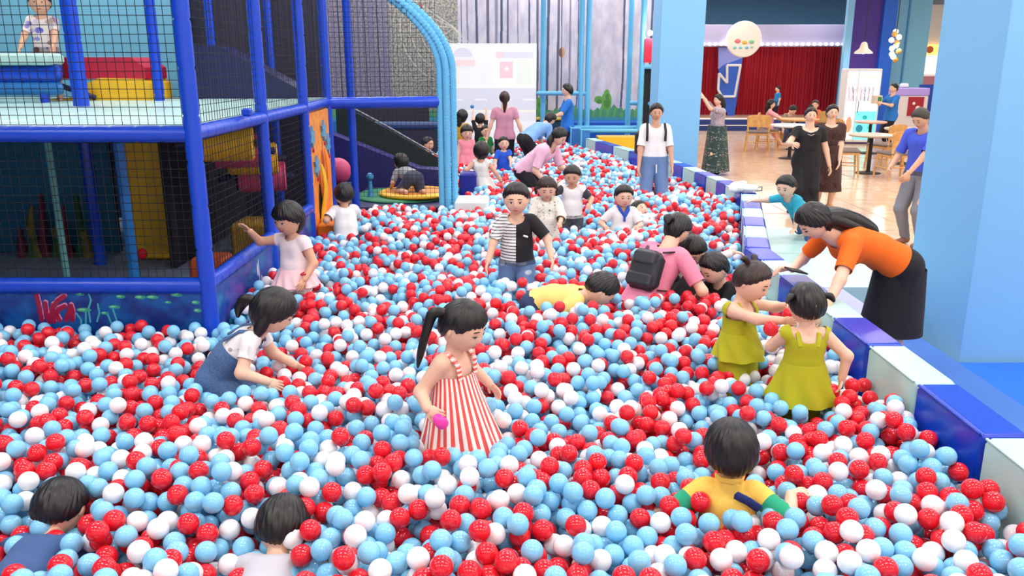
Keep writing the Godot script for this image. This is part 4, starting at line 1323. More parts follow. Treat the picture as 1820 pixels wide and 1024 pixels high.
# ---------- people ----------
# A body is a set of tapered bones blended into one surface (surface nets); clothes are cut from that surface.
func skin_surface(bones: Array, h: float, kk: float) -> Dictionary:
	var lo := Vector3.ONE * 1e9
	var hi := -lo
	for b in bones:
		var m: float = maxf(b[2], b[3])
		lo = lo.min((b[0] as Vector3).min(b[1]) - Vector3.ONE * m)
		hi = hi.max((b[0] as Vector3).max(b[1]) + Vector3.ONE * m)
	lo -= Vector3.ONE * h * 2.5
	hi += Vector3.ONE * h * 2.5
	var nx := int((hi.x - lo.x) / h) + 2
	var ny := int((hi.y - lo.y) / h) + 2
	var nz := int((hi.z - lo.z) / h) + 2
	var nxy := nx * ny
	var D := PackedFloat32Array()
	D.resize(nxy * nz)
	D.fill(1.0)
	var G := PackedByteArray()
	G.resize(nxy * nz)
	for b in bones:
		var a: Vector3 = b[0]
		var ba: Vector3 = b[1] - b[0]
		var inv := 1.0 / maxf(ba.length_squared(), 1e-9)
		var ra: float = b[2]
		var dr: float = b[3] - b[2]
		var gr: int = b[4]
		var m: float = maxf(b[2], b[3]) + kk + h * 1.6
		var p0 := ((a.min(b[1]) - Vector3.ONE * m - lo) / h).floor().max(Vector3.ZERO)
		var p1 := ((a.max(b[1]) + Vector3.ONE * m - lo) / h).ceil().min(Vector3(nx - 1, ny - 1, nz - 1))
		for z in range(int(p0.z), int(p1.z) + 1):
			for y in range(int(p0.y), int(p1.y) + 1):
				var i := int(p0.x) + nx * y + nxy * z
				var q := lo + Vector3(p0.x, y, z) * h - a
				for x in range(int(p0.x), int(p1.x) + 1):
					var t := clampf(q.dot(ba) * inv, 0.0, 1.0)
					var d := (q - ba * t).length() - ra - dr * t
					var o := D[i]
					if d < o + kk:
						if d < o:
							G[i] = gr
						var hh := kk - absf(d - o)
						D[i] = (minf(d, o) - hh * hh / (4.0 * kk)) if hh > 0.0 else minf(d, o)
					i += 1
					q.x += h
	var V := PackedVector3Array()
	var VG := PackedByteArray()
	var vid := PackedInt32Array()
	vid.resize(nxy * nz)
	vid.fill(-1)
	var cells := PackedInt32Array()
	var offs := [0, 1, nx, nx + 1, nxy, nxy + 1, nxy + nx, nxy + nx + 1]
	var cor := [Vector3(0, 0, 0), Vector3(1, 0, 0), Vector3(0, 1, 0), Vector3(1, 1, 0), Vector3(0, 0, 1), Vector3(1, 0, 1), Vector3(0, 1, 1), Vector3(1, 1, 1)]
	var edges := [[0, 1], [2, 3], [4, 5], [6, 7], [0, 2], [1, 3], [4, 6], [5, 7], [0, 4], [1, 5], [2, 6], [3, 7]]
	for z in nz - 1:
		for y in ny - 1:
			var i := nx * y + nxy * z
			for x in nx - 1:
				var s := D[i] < 0.0
				if (D[i + 1] < 0.0) != s or (D[i + nx] < 0.0) != s or (D[i + nx + 1] < 0.0) != s or (D[i + nxy] < 0.0) != s or (D[i + nxy + 1] < 0.0) != s or (D[i + nxy + nx] < 0.0) != s or (D[i + nxy + nx + 1] < 0.0) != s:
					var sum := Vector3.ZERO
					var cnt := 0
					for e in edges:
						var d0 := D[i + offs[e[0]]]
						var d1 := D[i + offs[e[1]]]
						if (d0 < 0.0) != (d1 < 0.0):
							sum += (cor[e[0]] as Vector3).lerp(cor[e[1]], d0 / (d0 - d1))
							cnt += 1
					var best := 1e9
					var g := 0
					for c in 8:
						if D[i + offs[c]] < best:
							best = D[i + offs[c]]
							g = G[i + offs[c]]
					vid[i] = V.size()
					V.append(lo + (Vector3(x, y, z) + sum / cnt) * h)
					VG.append(g)
					cells.append(i)
				i += 1
	var ix := PackedInt32Array()
	var N := PackedVector3Array()
	N.resize(V.size())
	for i in cells:
		for ax in 3:
			var st: int = [1, nx, nxy][ax]
			var s1: int = [nx, nxy, 1][ax]
			var s2: int = [nxy, 1, nx][ax]
			var ins := D[i] < 0.0
			if ins == (D[i + st] < 0.0) or i - s1 - s2 < 0:
				continue
			var a := vid[i]
			var b := vid[i - s1]
			var c := vid[i - s1 - s2]
			var d := vid[i - s2]
			if a < 0 or b < 0 or c < 0 or d < 0:
				continue
			if ins:
				var tmp := b
				b = d
				d = tmp
			ix.append_array(PackedInt32Array([a, b, c, a, c, d]))
			var nn := (V[c] - V[a]).cross(V[b] - V[d])
			N[a] += nn; N[b] += nn; N[c] += nn; N[d] += nn
	for k in N.size():
		N[k] = N[k].normalized()
	# make sure the faces look outward
	if ix.size() > 2:
		var good := 0.0
		for k in range(0, mini(ix.size(), 900), 3):
			var gnm := (V[ix[k + 2]] - V[ix[k]]).cross(V[ix[k + 1]] - V[ix[k]])
			good += signf(gnm.dot(N[ix[k]]))
		if good < 0.0:
			for k in range(0, ix.size(), 3):
				var tmp := ix[k + 1]
				ix[k + 1] = ix[k + 2]
				ix[k + 2] = tmp
	# outward test against the bones: move a little along the normal, the field must grow
	var vote := 0.0
	for k in range(0, V.size(), maxi(1, V.size() / 60)):
		var d0 := 1e9
		var d1 := 1e9
		for b in bones:
			var ba: Vector3 = b[1] - b[0]
			for w in 2:
				var q: Vector3 = V[k] + N[k] * h * w - b[0]
				var t := clampf(q.dot(ba) / maxf(ba.length_squared(), 1e-9), 0, 1)
				var d: float = (q - ba * t).length() - lerpf(b[2], b[3], t)
				if w == 0: d0 = minf(d0, d)
				else: d1 = minf(d1, d)
		vote += signf(d1 - d0)
	if vote < 0.0:
		for k in N.size():
			N[k] = -N[k]
		for k in range(0, ix.size(), 3):
			var tmp := ix[k + 1]
			ix[k + 1] = ix[k + 2]
			ix[k + 2] = tmp
	return {"v": V, "n": N, "g": VG, "ix": ix}

func knee(a: Vector3, b: Vector3, l1: float, l2: float, pole: Vector3) -> Array:
	var d := b - a
	var ln := minf(d.length(), (l1 + l2) * 0.998)
	ln = maxf(ln, absf(l1 - l2) * 1.02 + 0.001)
	var u := d.normalized()
	var e := a + u * ln
	var x := (l1 * l1 - l2 * l2 + ln * ln) / (2.0 * ln)
	var y := sqrt(maxf(0.0, l1 * l1 - x * x))
	var p := pole - u * pole.dot(u)
	if p.length() < 0.01:
		p = Vector3(0, 0, -1) - u * -u.z
	return [a + u * x + p.normalized() * y, e]

func head_point(d: Vector3, a: float) -> Vector3:
	# a: 0 child, 1 adult; unit head height, centre at the origin, face towards +z
	var p := Vector3(d.x * lerpf(0.41, 0.36, a), d.y * 0.5, d.z * lerpf(0.45, 0.43, a))
	if d.y < 0.0:
		var t := -d.y
		p.x *= 1.0 - lerpf(0.22, 0.26, a) * t * t
		p.z *= 1.0 - (0.30 * t * t if d.z < 0.0 else 0.06 * t)
	if d.z > 0.0:
		p.z *= 0.97
		var ax := absf(d.x)
		p.z += lerpf(0.045, 0.062, a) * exp(-(pow(d.x / 0.13, 2) + pow((d.y + 0.2) / 0.12, 2)))
		p.z += lerpf(0.010, 0.030, a) * exp(-(pow(d.x / 0.10, 2) + pow((d.y + 0.02) / 0.16, 2)))
		p.z -= 0.022 * exp(-(pow((ax - 0.34) / 0.15, 2) + pow((d.y - 0.02) / 0.10, 2)))
		p.z += 0.010 * exp(-(pow((ax - 0.34) / 0.22, 2) + pow((d.y - 0.22) / 0.08, 2)))
		p.z += lerpf(0.02, 0.008, a) * exp(-(pow((ax - 0.42) / 0.2, 2) + pow((d.y + 0.35) / 0.2, 2)))
		p.z += 0.018 * exp(-(pow(d.x / 0.24, 2) + pow((d.y + 0.52) / 0.09, 2)))
		p.z += 0.028 * exp(-(pow(d.x / 0.22, 2) + pow((d.y + 0.84) / 0.12, 2)))
	return p

func add_head(mb: MB, ctr: Vector3, bs: Basis, hh: float, a: float, nu: int, nv: int) -> void:
	var b0 := mb.v.size()
	var pts := []
	for j in nv + 1:
		var th := PI * j / nv
		for i in nu + 1:
			var ph := TAU * i / nu
			pts.append(head_point(Vector3(sin(th) * sin(ph), cos(th), sin(th) * cos(ph)), a) * hh)
	for j in nv + 1:
		for i in nu + 1:
			var du: Vector3 = pts[j * (nu + 1) + (i + 1 if i < nu else 1)] - pts[j * (nu + 1) + (i - 1 if i > 0 else nu - 1)]
			var dv: Vector3 = pts[mini(j + 1, nv) * (nu + 1) + i] - pts[maxi(j - 1, 0) * (nu + 1) + i]
			var p: Vector3 = pts[j * (nu + 1) + i]
			var nn := dv.cross(du).normalized()
			if nn.length() < 0.5:
				nn = p.normalized()
			if nn.dot(p) < 0.0:
				nn = -nn
			mb.vert(ctr + bs * p, bs * nn)
	for j in nv:
		for i in nu:
			var q := b0 + j * (nu + 1) + i
			if j > 0: mb.tri(q, q + 1, q + nu + 1)
			if j < nv - 1: mb.tri(q + 1, q + nu + 2, q + nu + 1)
	for s in [-1.0, 1.0]:   # ears
		mb.ell(ctr + bs * (Vector3(s * lerpf(0.40, 0.355, a), -0.04, -0.03) * hh), Vector3(0.035, 0.095, 0.06) * hh, bs * Basis(Vector3.UP, s * 0.5), 10, 8)

func add_hand(mb: MB, wrist: Vector3, dir: Vector3, palm: Vector3, L: float, curl: float, side_sign: float) -> void:
	var f := dir.normalized()
	var n := (palm - f * palm.dot(f))
	if n.length() < 0.05:
		n = Vector3.DOWN - f * -f.y
		if n.length() < 0.05:
			n = Vector3.RIGHT
	n = n.normalized()                      # palm side
	var s := f.cross(n) * side_sign         # towards the thumb
	var bs := Basis(s, -n, f)
	mb.ell(wrist + f * L * 0.25, Vector3(0.235, 0.10, 0.30) * L, bs, 12, 8)
	for i in 4:
		var o := 0.165 - 0.11 * i
		var ln: float = [0.40, 0.45, 0.42, 0.33][i] * L
		var p := wrist + f * L * (0.45 - 0.02 * absf(i - 1.3)) + s * o * L
		var d := (f + s * (0.10 - 0.065 * i)).normalized()
		var path := [p - d * 0.08 * L, p]
		var rad := [0.062 * L, 0.062 * L]
		for k in 3:
			d = (d * cos(curl * 0.8) + n * sin(curl * 0.8)).normalized()
			p += d * ln / 3.0
			path.append(p)
			rad.append([0.060, 0.054, 0.036][k] * L)
		mb.tube(path, rad, 7)
	var tp := wrist + f * L * 0.14 + s * L * 0.17
	var td := (f * 0.62 + s * 0.75 + n * 0.25 * (0.4 + curl)).normalized()
	var path := [tp - td * 0.04 * L, tp + td * 0.16 * L, tp + td * 0.16 * L + (td + f * 0.5 + n * 0.3 * curl).normalized() * 0.2 * L]
	mb.tube(path, [0.075 * L, 0.068 * L, 0.045 * L], 7)

func garment(surf: Dictionary, cover: PackedFloat32Array, off: float, fold: float, seed_: float) -> MB:
	var mb := MB.new()
	var V: PackedVector3Array = surf.v
	var N: PackedVector3Array = surf.n
	var ix: PackedInt32Array = surf.ix
	var map := PackedInt32Array()
	map.resize(V.size())
	map.fill(-1)
	var P := PackedVector3Array()
	P.resize(V.size())
	for k in V.size():
		if cover[k] > -0.06:
			var p := V[k]
			var w := sin(p.y * 47.0 + p.x * 21.0 + seed_) * 0.5 + sin(p.x * 39.0 - p.z * 33.0 + p.y * 16.0 + seed_ * 2.0) * 0.5
			P[k] = p + N[k] * (off + fold * w)
	for t in range(0, ix.size(), 3):
		var a := ix[t]
		var b := ix[t + 1]
		var c := ix[t + 2]
		var na := 1 if cover[a] > 0.0 else 0
		var nb := 1 if cover[b] > 0.0 else 0
		var nc := 1 if cover[c] > 0.0 else 0
		var m := na + nb + nc
		if m == 0:
			continue
		if m == 3:
			for q in [a, b, c]:
				if map[q] < 0:
					map[q] = mb.vert(P[q], N[q], Vector2(V[q].x, V[q].y))
			mb.ix.append(map[a]); mb.ix.append(map[b]); mb.ix.append(map[c])
			continue
		if cover[a] < -0.05 or cover[b] < -0.05 or cover[c] < -0.05:
			for q in [a, b, c]:
				if cover[q] < -0.05:
					P[q] = V[q] + N[q] * off
		var poly := []
		var tri3 := [a, b, c]
		for e in 3:
			var p: int = tri3[e]
			var q: int = tri3[(e + 1) % 3]
			if cover[p] > 0.0:
				if map[p] < 0:
					map[p] = mb.vert(P[p], N[p], Vector2(V[p].x, V[p].y))
				poly.append(map[p])
			if (cover[p] > 0.0) != (cover[q] > 0.0):
				var f := clampf(cover[p] / (cover[p] - cover[q]), 0.0, 1.0)
				var vv := V[p].lerp(V[q], f)
				poly.append(mb.vert(P[p].lerp(P[q], f), N[p].lerp(N[q], f).normalized(), Vector2(vv.x, vv.y)))
		for k in range(1, poly.size() - 1):
			mb.ix.append(poly[0]); mb.ix.append(poly[k]); mb.ix.append(poly[k + 1])
	return mb

# cloth hanging in rings: each ring [centre, half width, half depth, ruffle]
func skirt_mesh(rings: Array, folds: int, x: Vector3, z: Vector3, nu := 72, thick := 0.004) -> MB:
	var mb := MB.new()
	var m := rings.size()
	for side in 2:
		var b0 := mb.v.size()
		var pts := []
		for k in m:
			var r = rings[k]
			for i in nu + 1:
				var an := TAU * i / nu
				var w: float = 1.0 + r[3] * (sin(an * folds + k * 0.25) * 0.7 + sin(an * (folds * 0.5 + 1.0) + 1.3) * 0.3)
				w = w if i < nu else 1.0 + r[3] * (sin(k * 0.25) * 0.7 + sin(1.3) * 0.3)
				pts.append(r[0] + (x * cos(an) * (r[1] - side * thick) + z * sin(an) * (r[2] - side * thick)) * w)
		for k in m:
			for i in nu + 1:
				var du: Vector3 = pts[k * (nu + 1) + (i + 1 if i < nu else 1)] - pts[k * (nu + 1) + (i - 1 if i > 0 else nu - 1)]
				var dv: Vector3 = pts[mini(k + 1, m - 1) * (nu + 1) + i] - pts[maxi(k - 1, 0) * (nu + 1) + i]
				var nn := du.cross(dv).normalized()
				var outw: Vector3 = pts[k * (nu + 1) + i] - rings[k][0]
				if nn.dot(outw) < 0.0: nn = -nn
				if side == 1: nn = -nn
				mb.vert(pts[k * (nu + 1) + i], nn, Vector2(float(i) / nu, float(k) / (m - 1)))
		for k in m - 1:
			for i in nu:
				var q := b0 + k * (nu + 1) + i
				mb.quad(q, q + 1, q + nu + 2, q + nu + 1)
	return mb

func hair_cap(ctr: Vector3, bs: Basis, hh: float, a: float, st: Dictionary, nu: int, nv: int) -> MB:
	var A: float = st.get("slope", 0.8)
	var B: float = st.get("line", -0.04)
	var th: float = st.get("thick", 0.05)
	var lng: bool = st.get("long", false)
	var V := PackedVector3Array()
	var S := PackedFloat32Array()
	var DN := PackedVector3Array()
	for j in nv + 1:
		var t := PI * j / nv
		for i in nu + 1:
			var ph := TAU * (i % nu) / nu
			var d := Vector3(sin(t) * sin(ph), cos(t), sin(t) * cos(ph))
			var s := d.y - (A * d.z + B)
			# temples: hair comes a little forward above the ears
			s += 0.10 * exp(-pow((absf(d.x) - 0.9) / 0.2, 2))
			s -= st.get("ear", 0.0) * exp(-pow((d.z + 0.02) / 0.24, 2)) * smoothstep(0.6, 0.9, absf(d.x))
			if st.get("fringe", 0.0) > 0.0 and d.z > 0.0:
				s += st.fringe * exp(-pow(d.x / 0.55, 2)) * (1.0 + 0.16 * sin(d.x * 40.0))
			if lng:
				s = maxf(s, 0.02 + st.get("side", 0.1) - d.z)
			s += 0.03 * sin(ph * 23.0) * (1.0 if nu > 60 else 0.0)
			var k := th * smoothstep(-0.02, 0.22, s) * (1.0 + 0.35 * maxf(0.0, d.y) + 0.25 * maxf(0.0, -d.z))
			k += (0.006 * sin(ph * 29.0 + d.y * 3.0) + 0.005 * sin(ph * 43.0 - d.y * 5.0) + 0.006 * sin(ph * 11.0 + d.y * 9.0)) * smoothstep(0.0, 0.3, s) * sin(t)
			V.append(head_point(d, a) * hh + d * (k + 0.008) * hh)
			S.append(s)
			DN.append(d)
	var N := PackedVector3Array()
	for j in nv + 1:
		for i in nu + 1:
			var du := V[j * (nu + 1) + (i + 1 if i < nu else 1)] - V[j * (nu + 1) + (i - 1 if i > 0 else nu - 1)]
			var dv := V[mini(j + 1, nv) * (nu + 1) + i] - V[maxi(j - 1, 0) * (nu + 1) + i]
			var nn := dv.cross(du).normalized()
			var d := DN[j * (nu + 1) + i]
			if nn.length() < 0.5: nn = d
			if nn.dot(d) < 0.0: nn = -nn
			N.append(nn)
	var surf_ix := PackedInt32Array()
	for j in nv:
		for i in nu:
			var q := j * (nu + 1) + i
			if j > 0: surf_ix.append_array(PackedInt32Array([q, q + nu + 1, q + 1]))
			if j < nv - 1: surf_ix.append_array(PackedInt32Array([q + 1, q + nu + 1, q + nu + 2]))
	var mb := garment({"v": V, "n": N, "ix": surf_ix}, S, 0.0, 0.0, 0.0)
	for k in mb.v.size():
		mb.v[k] = ctr + bs * mb.v[k]
		mb.n[k] = bs * mb.n[k]
	# faces the right way round
	var fix := MB.new()
	fix.v = mb.v; fix.n = mb.n; fix.u = mb.u; fix.c = mb.c
	for k in range(0, mb.ix.size(), 3):
		fix.tri(mb.ix[k], mb.ix[k + 1], mb.ix[k + 2])
	return fix

func v3(a) -> Vector3:
	return a if a is Vector3 else Vector3(a[0], a[1], a[2])

# One person. cfg keys: at (x, z), y (ground), yaw (degrees, 0 faces the camera), H, a (0 child .. 1 adult),
# pel (pelvis height), lean [hips, chest] degrees forward, tilt (degrees to the person's left), head [yaw, pitch, roll],
# hl / hr hand targets and fl / fr foot targets in the world, clothes and hair.
func person(label: String, cfg: Dictionary) -> Node3D:
	var H: float = cfg.H
	var a: float = cfg.get("a", 0.0)
	var yaw := deg_to_rad(cfg.get("yaw", 0.0))
	var gy: float = cfg.get("y", PITFLOOR)
	var at := Vector3(cfg.at[0], gy, cfg.at[1])
	var node := thing("person", label, "person", at, yaw, cfg.get("group", ""))
	var inv := Transform3D(Basis(Vector3.UP, yaw), at).affine_inverse()
	var hh: float = lerpf(0.215, 0.135, a) * H * cfg.get("headscale", 1.0)
	var hip: float = lerpf(0.43, 0.51, a) * H
	var tl: float = H - hh - lerpf(0.015, 0.04, a) * H - hip
	var sw: float = lerpf(0.098, 0.103, a) * H * cfg.get("wide", 1.0)
	var hw: float = lerpf(0.052, 0.05, a) * H
	var lua: float = lerpf(0.155, 0.172, a) * H
	var lfa: float = lerpf(0.13, 0.148, a) * H
	var lth: float = lerpf(0.205, 0.25, a) * H
	var lsh: float = lerpf(0.2, 0.24, a) * H
	var lhand: float = lerpf(0.105, 0.105, a) * H
	var fat: float = cfg.get("fat", 1.0)
	var q := func(x: float, y: float) -> float: return lerpf(x, y, a) * H * fat
	var P := Vector3(0, cfg.get("pel", hip), cfg.get("pelz", 0.0))
	var lean: Array = cfg.get("lean", [0, 0])
	var tilt := deg_to_rad(cfg.get("tilt", 0.0))
	var twist := deg_to_rad(cfg.get("twist", 0.0))
	var b1 := Basis(Vector3.FORWARD, tilt * 0.5) * Basis(Vector3.RIGHT, deg_to_rad(lean[0]))
	var b2 := Basis(Vector3.UP, twist) * Basis(Vector3.FORWARD, tilt) * Basis(Vector3.RIGHT, deg_to_rad(lean[1]))
	var U1 := b1 * Vector3.UP
	var U2 := b2 * Vector3.UP
	var W := P + U1 * tl * 0.38
	var C := W + U2 * tl * 0.34
	var Nk := W + U2 * tl * 0.62
	var X1 := b1 * Vector3.RIGHT
	var X2 := b2 * Vector3.RIGHT
	var Z2 := b2 * Vector3.BACK
	var bones := []
	for s in [-1.0, 1.0]:
		bones.append([P + X1 * s * q.call(0.030, 0.042), W + X2 * s * q.call(0.028, 0.026), q.call(0.070, 0.066), q.call(0.068, 0.056), 0])
		bones.append([W + X2 * s * q.call(0.028, 0.026), C + X2 * s * q.call(0.026, 0.030), q.call(0.068, 0.056), q.call(0.066, 0.060), 0])
		bones.append([C + X2 * s * q.call(0.028, 0.035), Nk - U2 * q.call(0.045, 0.04) + X2 * s * sw * 0.75, q.call(0.060, 0.055), q.call(0.040, 0.034), 0])
		if cfg.get("bust", 0.0) > 0.0:
			bones.append([C + X2 * s * 0.04 * H + Z2 * 0.03 * H, C + X2 * s * 0.04 * H + Z2 * 0.035 * H, 0.046 * H, 0.04 * H, 0])
	if a < 0.5:
		bones.append([W + Z2 * 0.018 * H, P + U1 * 0.03 * H + b1 * Vector3.BACK * 0.02 * H, q.call(0.07, 0.06), q.call(0.07, 0.06), 0])
	# head
	var hd: Array = cfg.get("head", [0, 0, 0])
	var hb := Basis(Vector3.UP, deg_to_rad(hd[0])) * Basis(Vector3.RIGHT, deg_to_rad(hd[1])) * Basis(Vector3.FORWARD, deg_to_rad(hd[2]))
	var nd := (U2 * 0.55 + hb * Vector3.UP * 0.45).normalized()
	var hc: Vector3 = Nk + nd * lerpf(0.02, 0.035, a) * H + hb * Vector3(0, hh * 0.43, hh * 0.06)
	bones.append([Nk - U2 * 0.02 * H, hc - hb * Vector3(0, hh * 0.18, hh * 0.06), q.call(0.042, 0.036), q.call(0.040, 0.031), 9])
	# arms and legs
	var hand_info := []
	var arm := []
	var leg := []
	for s in [1.0, -1.0]:
		var key := "hl" if s > 0.0 else "hr"
		var S: Vector3 = Nk - U2 * q.call(0.045, 0.040) + X2 * s * sw
		var tgt: Vector3 = S + Vector3(s * 0.05 * H, -(lua + lfa) * 0.96, 0.03 * H)
		if cfg.has(key):
			tgt = inv * v3(cfg[key])
		var pole := v3(cfg.get("pole_" + key, [s * 0.5, -0.3, -0.8]))
		var kn := knee(S, tgt, lua, lfa, pole)
		bones.append([S, kn[0], q.call(0.036, 0.029), q.call(0.029, 0.022), 1 if s > 0.0 else 3])
		bones.append([kn[0], kn[1], q.call(0.029, 0.023), q.call(0.022, 0.0155), 2 if s > 0.0 else 4])
		arm.append([S, kn[0], kn[1]])
		hand_info.append([kn[1], (kn[1] - kn[0]).normalized(), s, cfg.get("curl_" + key, 0.35), v3(cfg.get("palm_" + key, [-s * 0.8, -0.5, 0.1])), cfg.get("dir_" + key, null)])
		var J: Vector3 = P + X1 * s * hw - U1 * 0.01 * H
		var fk := "fl" if s > 0.0 else "fr"
		var ft: Vector3 = Vector3(s * hw * 1.15, lerpf(0.035, 0.042, a) * H, 0)
		if cfg.has(fk):
			ft = inv * v3(cfg[fk])
		var kk := knee(J, ft, lth, lsh, v3(cfg.get("pole_" + fk, [s * 0.15, 0.1, 1.0])))
		bones.append([J, kk[0], q.call(0.062, 0.056), q.call(0.043, 0.036), 5 if s > 0.0 else 7])
		bones.append([kk[0], kk[1], q.call(0.042, 0.036), q.call(0.028, 0.021), 6 if s > 0.0 else 8])
		var fd := v3(cfg.get("toe_" + fk, [s * 0.15, -0.12, 1.0])).normalized()
		bones.append([kk[1] + Vector3(0, -0.012, -0.01) * H, kk[1] + fd * 0.10 * H + Vector3(0, -0.014 * H, 0), q.call(0.026, 0.022), q.call(0.020, 0.016), 10])
		leg.append([J, kk[0], kk[1]])
		# keep balls out of the limbs
		for p in [J, kk[0], (J + kk[0]) * 0.5, (kk[0] + kk[1]) * 0.5]:
			var wp := node.transform * (p as Vector3)
			if wp.y < 0.66 and wp.y > 0.3 and gy < 0.4:
				obstacles.append([wp.x, wp.z, 0.05 * H + R * 0.7])
	var wp0 := node.transform * P
	if wp0.y < 0.7 and gy < 0.4:
		obstacles.append([wp0.x, wp0.z, 0.09 * H + R * 0.6])
	var whc: Vector3 = node.transform * hc
	if whc.y < 0.8 and gy < 0.4:
		obstacles.append([whc.x, whc.z, hh * 0.42 + R * 0.5])
	var cell: float = cfg.get("cell", 0.012) * 0.86
	var surf := skin_surface(bones, cell, maxf(0.018, cell * 1.5))
	var V: PackedVector3Array = surf.v
	var VG: PackedByteArray = surf.g
	var near: bool = cfg.get("near", true)
	# body
	var mb := MB.new()
	mb.v = surf.v.duplicate(); mb.n = surf.n.duplicate(); mb.ix = surf.ix.duplicate()
	mb.u.resize(mb.v.size()); mb.c.resize(mb.v.size())
	mb.c.fill(Color.WHITE)
	add_head(mb, hc, hb, hh, a, 56 if near else 24, 44 if near else 18)
	for k in hand_info:
		var dr: Vector3 = k[1]
		if k[5] != null:
			dr = v3(k[5]).normalized()
		add_hand(mb, k[0], dr, k[4], lhand, k[3], k[2])
	var body := obj("body", mb, cfg.get("skin", M.skin), node)
	# face
	if not cfg.get("noface", false):
		var half: float = cfg.get("lids", 0.7)
		for s in [-1.0, 1.0]:
			var d := Vector3(s * 0.34, 0.02, 0.9).normalized()
			var ep := hc + hb * (head_point(d, a) * hh)
			var eb := hb * Basis(Vector3.UP, s * 0.34)
			var e := MB.new()
			e.ell(ep, Vector3(0.066, 0.034 * half, 0.022) * hh, eb, 14, 8)
			var eo := obj("eye", e, M.eye_white, node)
			var ir := MB.new()
			ir.ell(ep + eb * Vector3(-s * 0.004, -0.002, 0.010) * hh, Vector3(0.036, 0.036 * half, 0.017) * hh, eb, 12, 8)
			obj("iris", ir, M.eye_dark, eo)
			var ld := MB.new()
			ld.ell(ep + eb * Vector3(0, 0.026 * half + 0.004, 0.008) * hh, Vector3(0.07, 0.009, 0.018) * hh, eb, 12, 6)
			obj("lashes", ld, M.eye_dark, eo)
			var bd := Vector3(s * 0.34, 0.26, 0.9).normalized()
			var br := MB.new()
			br.ell(hc + hb * (head_point(bd, a) * hh), Vector3(0.085, 0.014, 0.014) * hh, eb * Basis(Vector3.BACK, -s * 0.08), 12, 6)
			obj("eyebrow", br, M.brow, node)
		var mo := MB.new()
		var md := Vector3(0, -0.50, 0.86).normalized()
		mo.ell(hc + hb * (head_point(md, a) * hh + Vector3(0, 0.012, -0.004) * hh), Vector3(0.095, 0.017, 0.020) * hh, hb, 14, 8)
		mo.ell(hc + hb * (head_point(md, a) * hh + Vector3(0, -0.016, -0.004) * hh), Vector3(0.078, 0.020, 0.022) * hh, hb, 14, 8)
		obj("mouth", mo, M.lips, node)
		var no := MB.new()
		for s in [-1.0, 1.0]:
			var nd2 := Vector3(s * 0.07, -0.30, 0.92).normalized()
			no.ell(hc + hb * (head_point(nd2, a) * hh), Vector3(0.014, 0.009, 0.012) * hh, hb, 8, 6)
		obj("nostrils", no, mat(c8(150, 90, 78), 0.6) if near else M.lips, node)
	# hair
	if cfg.has("hair"):
		var st: Dictionary = cfg.hair
		var hm: Material = st.get("mat", M.hair)
		var cap := obj("hair", hair_cap(hc, hb, hh, a, st, 132 if near else 36, 40 if near else 20), hm, node)
		for tl_ in st.get("tails", []):
			# tail: points in head units from the head's centre, with radii
			var path := []
			var rad := []
			var c := Curve3D.new()
			for p in tl_.p:
				c.add_point(v3(p))
			var n := 14
			for k in n + 1:
				var f := float(k) / n
				var idx: float = f * (tl_.p.size() - 1)
				var i0 := mini(int(idx), tl_.p.size() - 2)
				var fr: float = idx - i0
				var pm := v3(tl_.p[maxi(i0 - 1, 0)])
				var pa := v3(tl_.p[i0])
				var pb := v3(tl_.p[i0 + 1])
				var pn := v3(tl_.p[mini(i0 + 2, tl_.p.size() - 1)])
				path.append(hc + hb * (pa.cubic_interpolate(pb, pm, pn, fr) * hh))
				rad.append(lerpf(tl_.r[mini(i0, tl_.r.size() - 1)], tl_.r[mini(i0 + 1, tl_.r.size() - 1)], fr) * hh)
			var m := MB.new()
			m.tube(path, rad, 18, true, tl_.get("flat", 1.0), 0.10, 6, hb * Vector3.UP)
			obj(tl_.get("name", "ponytail"), m, hm, cap)
			if tl_.has("tie"):
				var tm := MB.new()
				tm.ell(hc + hb * (v3(tl_.p[0]) * hh), Vector3.ONE * tl_.r[0] * hh * 1.08, hb, 12, 8)
				obj("hair_tie", tm, tl_.tie, cap)
		if st.has("parting"):
			var pm2 := MB.new()
			var path := []
			var rad := []
			for k in 12:
				var an := deg_to_rad(lerpf(st.parting[0], st.parting[1], k / 11.0))
				var d := Vector3(0.02 * sin(k * 2.0), cos(an), sin(an)).normalized()
				path.append(hc + hb * (head_point(d, a) * hh + d * (st.get("thick", 0.05) * 1.28 + 0.002) * hh))
				rad.append(0.007 * hh)
			pm2.tube(path, rad, 6, true, 0.5)
			obj("parting", pm2, M.skin2, cap)
	# clothes cut from the body
	var cl: Array = cfg.get("clothes", [])
